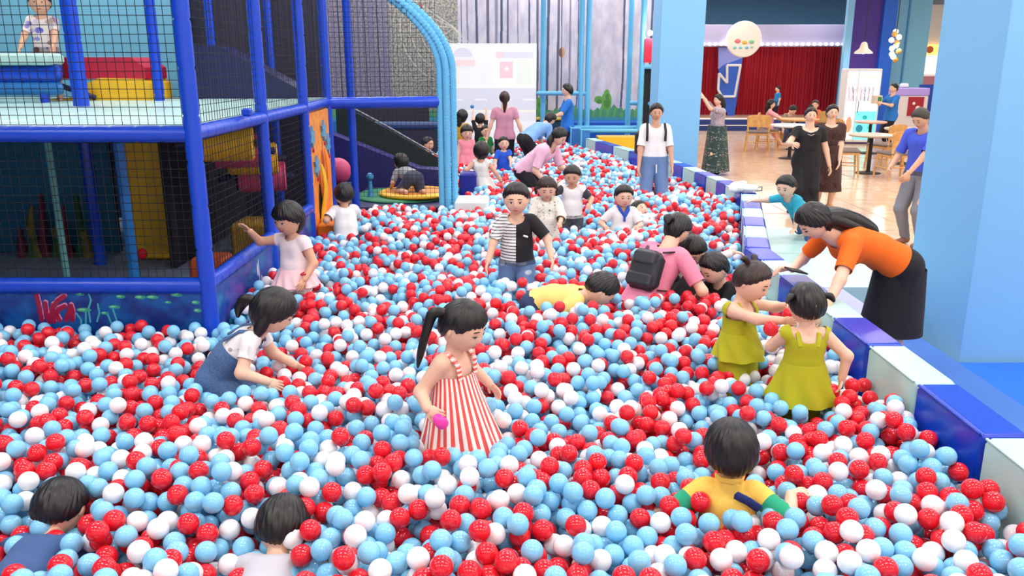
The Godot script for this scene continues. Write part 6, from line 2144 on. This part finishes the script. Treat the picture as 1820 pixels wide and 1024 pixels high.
	# --- beside the play frame ---
	person("person in white bodice and pale pink tulle skirt holding out one arm", {
		"at": [-1.45, -5.42], "yaw": -28, "H": 0.98, "skin": M.skin2, "head": [-4, 12, 0], "lids": 0.55, "hr": [-1.715, 0.985, -5.36], "hl": [-1.36, 0.68, -5.28], "pole_hr": [-0.3, -0.6, -0.5], "palm_hr": [-0.3, -0.3, 0.8], "curl_hr": 0.25, "dir_hr": [-0.7, 0.6, 0.2],
		"fl": [-1.40, 0.24, -5.38], "fr": [-1.5, 0.24, -5.38],
		"hair": {"slope": 0.62, "line": -0.15, "thick": 0.075, "fringe": 0.22, "long": true, "side": -0.05},
		"clothes": [{"kind": "top", "name": "bodice", "mat": fabric(c8(246, 230, 232)), "sleeve": 0.32, "hem": 0.0, "neck": 0.058}, {"kind": "pants", "name": "pants", "mat": white_cloth, "leg": 0.3}],
		"skirts": [{"name": "tulle_skirt", "mat": fabric(c8(246, 204, 208)), "top": 0.12, "r0": [0.102, 0.092], "r1": [0.165, 0.155], "bot_at": [-1.45, 0.62, -5.4], "ruffle": 0.07, "folds": 13}, {"name": "underskirt", "mat": fabric(c8(250, 222, 222)), "top": 0.1, "r0": [0.098, 0.086], "r1": [0.145, 0.135], "bot_at": [-1.45, 0.605, -5.4], "ruffle": 0.06, "folds": 9}],
		"cell": 0.012})
	var br := MB.new()
	br.tube([Vector3(-1.385, 0.71, -5.30), Vector3(-1.352, 0.716, -5.275), Vector3(-1.34, 0.722, -5.31), Vector3(-1.37, 0.716, -5.33), Vector3(-1.385, 0.71, -5.30)], [0.007, 0.007, 0.007, 0.007, 0.007], 6)
	held("wrist_band", "red band on the lowered wrist of the person in tulle skirt", "bracelet", br, mat(c8(210, 30, 50), 0.5))
	person("person in white shirt and denim shorts kneeling by the orange panel, seen from behind", {
		"at": [-1.50, -7.42], "yaw": 196, "H": 0.92, "skin": M.skin2, "pel": 0.30, "lean": [22, 24], "head": [0, 8, -4], "noface": true, "hl": [-1.69, 0.66, -7.5], "hr": [-1.46, 0.6, -7.8], "fl": [-1.56, 0.28, -7.2], "fr": [-1.38, 0.42, -7.18], "pole_fr": [-0.3, -0.2, 1],
		"hair": BOY, "clothes": [{"kind": "top", "name": "white_shirt", "mat": white_cloth, "sleeve": 0.75, "hem": 0.03, "off": 0.016}, {"kind": "pants", "name": "denim_shorts", "mat": denim_dark, "leg": 1.0, "off": 0.014}], "cell": 0.013})
	person("person in grey shirt and dark shorts crawling on the yellow disc", {
		"at": [-1.13, -9.55], "y": 0.62, "yaw": 212, "H": 0.92, "skin": M.skin2, "pel": 0.15, "lean": [74, 84], "head": [0, 0, 0], "noface": true, "hl": [-1.42, 0.64, -9.75], "hr": [-1.25, 0.64, -9.9], "fl": [-1.2, 0.65, -9.34], "fr": [-1.0, 0.65, -9.38], "pole_fl": [0.3, -0.5, 1], "pole_fr": [-0.3, -0.5, 1],
		"hair": BOY, "clothes": [{"kind": "top", "name": "grey_shirt", "mat": grey_cloth, "sleeve": 0.8}, {"kind": "pants", "name": "shorts", "mat": fabric(c8(58, 62, 82)), "leg": 1.0, "off": 0.014}], "cell": 0.016, "near": false})
	person("person in dark brown clothes behind the safety net", {
		"at": [-1.42, -12.6], "yaw": 60, "H": 0.9, "skin": M.skin2, "pel": 0.34, "lean": [30, 40], "hair": BOY, "clothes": [{"kind": "top", "name": "shirt", "mat": fabric(c8(96, 66, 58)), "sleeve": 1.0}, {"kind": "pants", "name": "trousers", "mat": black_cloth, "leg": 2.0}], "cell": 0.022, "near": false})
	person("person in white and brown top on the upper deck behind the padded rail", {
		"at": [-4.15, -7.72], "y": 1.72, "yaw": 20, "H": 0.95, "skin": M.skin2, "hl": [-3.98, 2.1, -7.5], "hr": [-4.3, 2.1, -7.5], "hair": BOY, "clothes": [{"kind": "top", "name": "top", "mat": print_mat(c8(226, 214, 210), [c8(140, 92, 70), c8(60, 70, 190)], 12, 14, 34, 0.3, 6), "sleeve": 0.8}, {"kind": "pants", "name": "shorts", "mat": fabric(c8(50, 60, 170)), "leg": 1.0}], "cell": 0.02, "near": false})

	# --- far part of the pit ---
	person("person in light pink shirt and black trousers leaning over the balls", {
		"at": [0.16, -10.15], "yaw": 62, "H": 1.5, "a": 1.0, "pel": 0.60, "lean": [48, 52], "head": [-8, 30, 0], "hr": [0.42, 0.66, -9.85], "hl": [0.72, 0.8, -9.95],
		"hair": {"slope": 0.70, "line": -0.09, "thick": 0.07, "long": true, "side": -0.12, "tails": [{"p": [[-0.25, -0.1, -0.3], [-0.42, -0.4, -0.2], [-0.42, -0.72, 0.0]], "r": [0.16, 0.17, 0.06]}]},
		"clothes": [{"kind": "top", "name": "pink_shirt", "mat": print_mat(c8(244, 196, 220), [c8(250, 214, 230), c8(240, 180, 208)], 18, 10, 30, 0.4, 8), "sleeve": 0.85, "hem": 0.06, "off": 0.018}, {"kind": "pants", "name": "trousers", "mat": black_cloth, "leg": 2.0, "off": 0.012}], "cell": 0.018})
	person("person in white sleeveless dress seen from behind with black bobbed hair", {
		"at": [-0.37, -10.1], "yaw": 168, "H": 0.94, "skin": M.skin2, "noface": true, "hr": [-0.12, 0.66, -10.05], "hl": [-0.52, 0.7, -10.1],
		"hair": {"slope": 0.65, "line": -0.35, "thick": 0.07, "long": true, "side": 0.05},
		"clothes": [{"kind": "top", "name": "bodice", "mat": fabric(c8(242, 242, 232)), "sleeve": 0.05, "hem": 0.0, "neck": 0.06}],
		"skirts": [{"name": "dress_skirt", "mat": fabric(c8(240, 240, 230)), "top": 0.13, "r0": [0.105, 0.092], "r1": [0.185, 0.17], "bot_at": [-0.34, 0.57, -10.1], "ruffle": 0.06, "folds": 9}], "cell": 0.018, "near": false})
	person("person in royal blue shirt standing before the group at the screen", {
		"at": [-0.12, -12.0], "yaw": 12, "H": 0.84, "hr": [-0.24, 0.62, -11.85], "hl": [-0.02, 0.68, -11.8], "hair": BOY, "clothes": [{"kind": "top", "name": "blue_shirt", "mat": fabric(c8(30, 84, 206)), "sleeve": 0.75, "hem": 0.05, "off": 0.014}, {"kind": "pants", "name": "trousers", "mat": black_cloth, "leg": 2.0}], "cell": 0.02, "near": false})
	person("person in pink dress with white hairband near the light blue arch", {
		"at": [-0.68, -12.6], "yaw": 14, "H": 0.97, "head": [0, 12, 0], "hair": {"slope": 0.70, "line": -0.09, "thick": 0.06, "fringe": 0.12, "long": true, "side": -0.1},
		"clothes": [{"kind": "top", "name": "bodice", "mat": fabric(c8(240, 142, 160)), "sleeve": 0.0, "hem": 0.0}],
		"skirts": [{"name": "dress_skirt", "mat": fabric(c8(240, 142, 160)), "top": 0.13, "r0": [0.102, 0.09], "r1": [0.17, 0.15], "bot_at": [-0.68, 0.56, -12.6], "ruffle": 0.08, "folds": 8}], "cell": 0.022, "near": false})
	person("person in dusty pink shirt with brown ponytail standing with back to camera", {
		"at": [-0.12, -13.8], "y": 0.12, "yaw": 184, "H": 1.5, "a": 1.0, "noface": true, "bust": 0.0, "hl": [-0.42, 0.82, -13.8], "hr": [0.2, 0.82, -13.8],
		"hair": {"slope": 0.80, "line": -0.09, "thick": 0.06, "mat": M.hair2, "tails": [{"p": [[0, 0.32, -0.42], [0, 0.2, -0.68], [0, -0.3, -0.66], [0.02, -0.8, -0.56], [0.04, -1.1, -0.5]], "r": [0.12, 0.17, 0.17, 0.12, 0.03]}]},
		"clothes": [{"kind": "top", "name": "shirt", "mat": fabric(c8(206, 144, 166)), "sleeve": 0.5, "hem": 0.02, "off": 0.014}, {"kind": "pants", "name": "trousers", "mat": black_cloth, "leg": 2.0}], "cell": 0.022, "near": false})
	person("person in mustard top with long black hair by the left of the screen", {
		"at": [-0.86, -14.6], "yaw": 160, "H": 1.08, "a": 0.3, "noface": true, "hair": {"slope": 0.70, "line": -0.30, "thick": 0.08, "long": true, "side": 0.0, "tails": [{"name": "hair_length", "p": [[0.1, -0.1, -0.3], [0.15, -0.5, -0.34], [0.15, -0.9, -0.3]], "r": [0.28, 0.26, 0.1]}]},
		"clothes": [{"kind": "top", "name": "mustard_top", "mat": fabric(c8(216, 164, 40)), "sleeve": 0.8, "hem": 0.1, "thighs": true}, {"kind": "pants", "name": "trousers", "mat": denim_dark, "leg": 2.0}], "cell": 0.024, "near": false})
	person("person in black top throwing with one arm raised at the screen", {
		"at": [-0.56, -14.9], "yaw": 165, "H": 1.0, "a": 0.2, "noface": true, "hr": [-0.44, 1.5, -15.0], "hl": [-0.7, 1.2, -15.1], "hair": BOY, "clothes": [{"kind": "top", "name": "black_top", "mat": black_cloth, "sleeve": 0.9, "hem": 0.1, "thighs": true}, {"kind": "pants", "name": "trousers", "mat": black_cloth, "leg": 2.0}], "cell": 0.024, "near": false})
	person("person in green shirt between the pink dress and the dusty pink shirt", {
		"at": [-0.44, -14.0], "yaw": 20, "H": 0.86, "hair": BOY, "clothes": [{"kind": "top", "name": "green_shirt", "mat": fabric(c8(24, 128, 58)), "sleeve": 0.8, "hem": 0.1, "thighs": true}, {"kind": "pants", "name": "shorts", "mat": white_cloth, "leg": 1.0}], "cell": 0.024, "near": false})
	person("person in light blue shirt and black trousers bending away beside the screen", {
		"at": [0.22, -13.4], "yaw": 128, "H": 1.45, "a": 1.0, "noface": true, "pel": 0.68, "lean": [58, 66], "head": [0, 40, 0], "hl": [0.6, 0.5, -13.9], "hr": [0.62, 0.5, -13.5],
		"hair": {"slope": 0.70, "line": -0.09, "thick": 0.08, "long": true, "side": -0.1}, "clothes": [{"kind": "top", "name": "light_blue_shirt", "mat": fabric(c8(126, 172, 226)), "sleeve": 0.9, "hem": 0.0, "off": 0.014}, {"kind": "pants", "name": "trousers", "mat": black_cloth, "leg": 2.0}], "cell": 0.024, "near": false})
	person("person in bright blue shirt in profile before the mural", {
		"at": [1.08, -16.55], "y": 0.05, "yaw": -84, "H": 1.62, "a": 0.9, "hl": [0.72, 1.02, -16.3], "hr": [0.74, 1.02, -16.7], "hair": {"slope": 0.70, "line": -0.07, "thick": 0.08}, "clothes": [{"kind": "top", "name": "blue_shirt", "mat": fabric(c8(34, 118, 212)), "sleeve": 0.85, "hem": 0.06, "off": 0.016}, {"kind": "pants", "name": "trousers", "mat": black_cloth, "leg": 2.0}], "cell": 0.024, "near": false})
	var tee := fabric(c8(246, 246, 246))
	var wt := person("person in white T-shirt and blue jeans standing with backpack straps", {
		"at": [1.73, -10.2], "y": 0.14, "yaw": -2, "H": 1.46, "a": 1.0, "wide": 0.88, "head": [0, 8, 0], "hl": [1.93, 0.84, -10.08], "hr": [1.53, 0.84, -10.08], "skin": M.skin2, "pole_hl": [0.8, 0, -0.5], "pole_hr": [-0.8, 0, -0.5],
		"hair": {"slope": 0.80, "line": -0.07, "thick": 0.06, "parting": [-20, 55]},
		"clothes": [{"kind": "top", "name": "white_tee", "mat": tee, "sleeve": 0.85, "hem": 0.03, "neck": 0.06, "off": 0.015}, {"kind": "pants", "name": "jeans", "mat": jeans, "leg": 2.0, "waist": 0.05, "off": 0.02}],
		"bands": [{"name": "strap", "mat": M.black, "r": 0.010, "p": [[0.075, 0.06, 0.075], [0.075, 0.14, 0.08], [0.072, 0.2, 0.03], [0.07, 0.18, -0.05]]}, {"name": "strap", "mat": M.black, "r": 0.010, "p": [[-0.075, 0.06, 0.075], [-0.075, 0.14, 0.08], [-0.072, 0.2, 0.03], [-0.07, 0.18, -0.05]]}, {"name": "drawstring", "mat": white_cloth, "r": 0.005, "p": [[0.01, -0.13, 0.085], [0.012, -0.2, 0.09]]}], "cell": 0.018})
	var hb := thing("backpack", "dark backpack behind the person in white T-shirt", "backpack", Vector3(1.73, 0.98, -10.36))
	obj("bag_body", boxmesh(Vector3(0, 0.12, 0), Vector3(0.44, 0.3, 0.1), 0.04), mat(c8(50, 42, 44), 0.6), hb)

	# --- the café side ---
	person("person in grey floral blouse and dark green floral skirt taking a picture", {
		"at": [3.86, -15.9], "y": 0.0, "yaw": -72, "H": 1.5, "a": 1.0, "bust": 1.0, "hl": [3.54, 1.42, -15.75], "hr": [3.50, 1.55, -16.0], "pole_hl": [0.4, -0.9, 0.1], "pole_hr": [-0.4, -0.9, 0.1], "curl_hr": 0.8, "curl_hl": 0.8,
		"hair": {"slope": 0.75, "line": -0.09, "thick": 0.07, "long": true, "side": -0.15, "tails": [{"name": "hair_length", "p": [[0.05, 0.0, -0.35], [0.1, -0.5, -0.5], [0.1, -0.95, -0.5]], "r": [0.24, 0.22, 0.08]}]},
		"clothes": [{"kind": "top", "name": "floral_blouse", "mat": print_mat(c8(176, 164, 178), [c8(100, 96, 120), c8(210, 196, 206)], 40, 5, 14, 0.25, 21), "sleeve": 0.8, "hem": 0.06, "off": 0.018}, {"kind": "pants", "name": "slip", "mat": black_cloth, "leg": 0.5, "off": 0.004}, {"kind": "shoe", "name": "shoes", "mat": black_cloth}],
		"skirts": [{"name": "floral_skirt", "mat": print_mat(c8(40, 66, 66), [c8(214, 220, 210), c8(120, 150, 130), c8(200, 130, 140)], 44, 4, 9, 0.3, 22), "top": 0.1, "r0": [0.12, 0.115], "r1": [0.17, 0.17], "bot_at": [3.87, 0.06, -15.9], "ruffle": 0.06, "folds": 8}], "cell": 0.022, "near": false})
	var ph2 := MB.new()
	ph2.box(Vector3(3.47, 1.62, -15.98), Vector3(0.012, 0.15, 0.075), 0.004)
	held("smartphone", "pale smartphone held up by the person in floral skirt", "phone", ph2, M.white)
	var lb := person("person in black top and wide black trousers with a silver necklace", {
		"at": [4.01, -11.4], "y": 0.0, "yaw": -6, "H": 1.49, "a": 1.0, "bust": 1.0, "fat": 1.16, "wide": 1.06, "hr": [3.70, 1.02, -11.05], "hl": [4.32, 0.62, -11.3], "pole_hr": [-0.6, -0.7, -0.3], "curl_hr": 0.7,
		"hair": {"slope": 0.82, "line": -0.05, "thick": 0.05, "parting": [10, 60], "tails": [{"name": "bun", "p": [[0, 0.42, -0.2], [0, 0.6, -0.26], [0, 0.7, -0.28]], "r": [0.14, 0.17, 0.08]}]},
		"clothes": [{"kind": "top", "name": "black_top", "mat": black_cloth, "sleeve": 0.55, "neck": 0.085, "hem": 0.1, "thighs": true, "off": 0.016}, {"kind": "pants", "name": "trouser_legs", "mat": black_cloth, "leg": 1.95, "off": 0.012}, {"kind": "shoe", "name": "shoes", "mat": black_cloth}],
		"skirts": [{"name": "wide_trousers", "mat": black_cloth, "top": 0.1, "r0": [0.105, 0.095], "r1": [0.145, 0.115], "bot_at": [4.02, 0.05, -11.4], "ruffle": 0.05, "folds": 6}],
		"bands": [{"name": "necklace", "mat": M.steel, "r": 0.004, "flat": 1.0, "p": [[-0.075, 0.17, 0.035], [-0.05, 0.135, 0.075], [0, 0.118, 0.085], [0.05, 0.135, 0.075], [0.075, 0.17, 0.035]]}, {"name": "buckle", "mat": M.steel, "r": 0.006, "p": [[-0.018, -0.1, 0.09], [0.018, -0.1, 0.09]]}], "cell": 0.018})
	var brown := print_mat(c8(62, 36, 34), [c8(110, 76, 66), c8(36, 22, 22)], 60, 4, 9, 0.2, 31)
	person("person in dark brown patterned dress standing beside the black-clad one", {
		"at": [4.50, -11.95], "y": 0.0, "yaw": -8, "H": 1.5, "a": 1.0, "bust": 1.0, "fat": 1.12, "hl": [4.58, 0.56, -11.7], "hr": [4.2, 0.7, -11.8], "head": [4, 2, 0],
		"hair": {"slope": 0.82, "line": -0.07, "thick": 0.06, "long": true, "side": -0.3},
		"clothes": [{"kind": "top", "name": "dress_bodice", "mat": brown, "sleeve": 0.75, "neck": 0.075, "hem": 0.0, "off": 0.016}, {"kind": "pants", "name": "slip", "mat": brown, "leg": 1.15, "off": 0.012}, {"kind": "shoe", "name": "shoes", "mat": M.wood}],
		"skirts": [{"name": "dress_skirt", "mat": brown, "top": 0.11, "r0": [0.115, 0.105], "r1": [0.15, 0.145], "bot_at": [4.51, 0.28, -11.95], "ruffle": 0.04, "folds": 7}], "cell": 0.02})
	person("person in blue collared shirt and grey trousers looking down beside the pillar", {
		"at": [4.66, -9.5], "y": 0.0, "yaw": -58, "H": 1.62, "a": 1.0, "skin": M.skin2, "head": [0, 34, 0], "lean": [4, 8], "hl": [4.38, 0.86, -9.22], "hr": [4.30, 0.9, -9.5], "curl_hl": 0.8, "curl_hr": 0.8,
		"hair": {"slope": 0.82, "line": -0.03, "thick": 0.05, "mat": mat(c8(58, 54, 52), 0.5)},
		"clothes": [{"kind": "top", "name": "blue_shirt", "mat": fabric(c8(70, 92, 214)), "sleeve": 0.8, "hem": 0.0, "neck": 0.05, "off": 0.018, "collar": true}, {"kind": "pants", "name": "trousers", "mat": fabric(c8(128, 130, 140)), "leg": 1.95, "waist": 0.03, "off": 0.018}, {"kind": "shoe", "name": "shoes", "mat": fabric(c8(150, 100, 80))}], "cell": 0.016})
	person("person almost wholly behind the near pillar, joined hands showing", {
		"at": [4.28, -7.95], "y": 0.0, "yaw": -86, "H": 1.58, "a": 1.0, "skin": M.skin2, "hl": [3.90, 0.58, -7.85], "hr": [3.89, 0.6, -7.98], "curl_hl": 0.8, "curl_hr": 0.8, "lean": [6, 10],
		"hair": BOY, "clothes": [{"kind": "top", "name": "shirt", "mat": grey_cloth, "sleeve": 0.8, "hem": 0.05}, {"kind": "pants", "name": "trousers", "mat": denim_dark, "leg": 2.0}, {"kind": "shoe", "name": "shoes", "mat": black_cloth}], "cell": 0.018})
	var wtch := MB.new()
	wtch.ell(Vector3(4.40, 0.885, -9.25), Vector3(0.03, 0.022, 0.03))
	held("wrist_watch", "silver watch on the wrist of the person in blue collared shirt", "watch", wtch, M.steel)
	person("person in blue shirt in profile on the stage before the red curtain", {
		"at": [8.46, -27.2], "y": 0.37, "yaw": -76, "H": 0.98, "a": 0.3, "hair": BOY, "clothes": [{"kind": "top", "name": "blue_shirt", "mat": fabric(c8(30, 130, 200)), "sleeve": 0.8, "hem": 0.1, "thighs": true}, {"kind": "pants", "name": "trousers", "mat": black_cloth, "leg": 2.0}], "cell": 0.035, "near": false})
	person("person in pink clothes with long dark hair sitting on a wooden chair", {
		"at": [6.28, -20.7], "y": 0.0, "yaw": 70, "H": 1.2, "a": 0.45, "pel": 0.56, "hl": [6.7, 0.7, -20.8], "hr": [6.66, 0.66, -20.4], "fl": [6.66, 0.06, -20.8], "fr": [6.66, 0.06, -20.55], "hair": {"slope": 0.70, "line": -0.11, "thick": 0.07, "long": true, "side": 0.0, "tails": [{"name": "hair_length", "p": [[0, -0.1, -0.3], [0, -0.6, -0.42], [0, -1.1, -0.4]], "r": [0.24, 0.22, 0.06]}]},
		"clothes": [{"kind": "top", "name": "pink_top", "mat": fabric(c8(240, 168, 180)), "sleeve": 1.2}, {"kind": "pants", "name": "pink_trousers", "mat": fabric(c8(236, 164, 176)), "leg": 1.3}], "cell": 0.026, "near": false})
	person("person in mottled grey shirt sitting low behind the wood-topped table", {
		"at": [7.1, -22.0], "y": 0.0, "yaw": 20, "H": 1.25, "a": 0.4, "pel": 0.42, "head": [0, 40, 0], "lean": [10, 30], "fl": [7.2, 0.06, -21.7], "fr": [7.0, 0.06, -21.7], "hair": BOY, "clothes": [{"kind": "top", "name": "grey_shirt", "mat": print_mat(c8(150, 140, 128), [c8(110, 104, 96), c8(180, 172, 160)], 30, 8, 18, 0.3, 41), "sleeve": 0.9}, {"kind": "pants", "name": "trousers", "mat": denim_dark, "leg": 2.0}], "cell": 0.03, "near": false})
	tag(obj("stool", boxmesh(Vector3(7.1, 0.17, -22.05), Vector3(0.34, 0.33, 0.3), 0.03), M.wood), "low wooden stool under the person in mottled grey", "stool")
	person("person in coral shirt sitting far back beside the black-clad one", {
		"at": [8.05, -22.6], "y": 0.0, "yaw": -30, "H": 1.2, "a": 0.4, "pel": 0.46, "fl": [7.9, 0.06, -22.3], "fr": [8.0, 0.06, -22.2], "hair": {"slope": 0.70, "line": -0.07, "thick": 0.06, "mat": M.hair2}, "clothes": [{"kind": "top", "name": "coral_shirt", "mat": fabric(c8(240, 110, 80)), "sleeve": 0.9}, {"kind": "pants", "name": "trousers", "mat": denim_dark, "leg": 2.0}], "cell": 0.03, "near": false})
	tag(obj("stool", boxmesh(Vector3(8.05, 0.18, -22.65), Vector3(0.34, 0.36, 0.3), 0.03), M.wood), "low wooden stool under the person in coral", "stool")
	person("person in bright blue shirt holding a green box beside the display cabinet", {
		"at": [9.42, -21.1], "y": 0.0, "yaw": -76, "H": 1.58, "a": 0.9, "hl": [9.08, 1.1, -20.9], "hr": [9.06, 1.12, -21.2], "hair": BOY, "clothes": [{"kind": "top", "name": "blue_shirt", "mat": fabric(c8(34, 118, 205)), "sleeve": 0.85, "hem": 0.08, "off": 0.016}, {"kind": "pants", "name": "trousers", "mat": black_cloth, "leg": 2.0}, {"kind": "shoe", "name": "shoes", "mat": black_cloth}], "cell": 0.028, "near": false})
	var gb := thing("green_box", "white and green box held before the display cabinet", "box", Vector3(9.0, 1.1, -21.05))
	obj("carton", boxmesh(Vector3(0, 0.08, 0), Vector3(0.2, 0.2, 0.2), 0.01), mat(c8(220, 206, 190), 0.6), gb)
	obj("green_patch", boxmesh(Vector3(0.03, 0.08, 0.105), Vector3(0.09, 0.13, 0.012), 0.003), mat(c8(50, 140, 60), 0.6), gb)
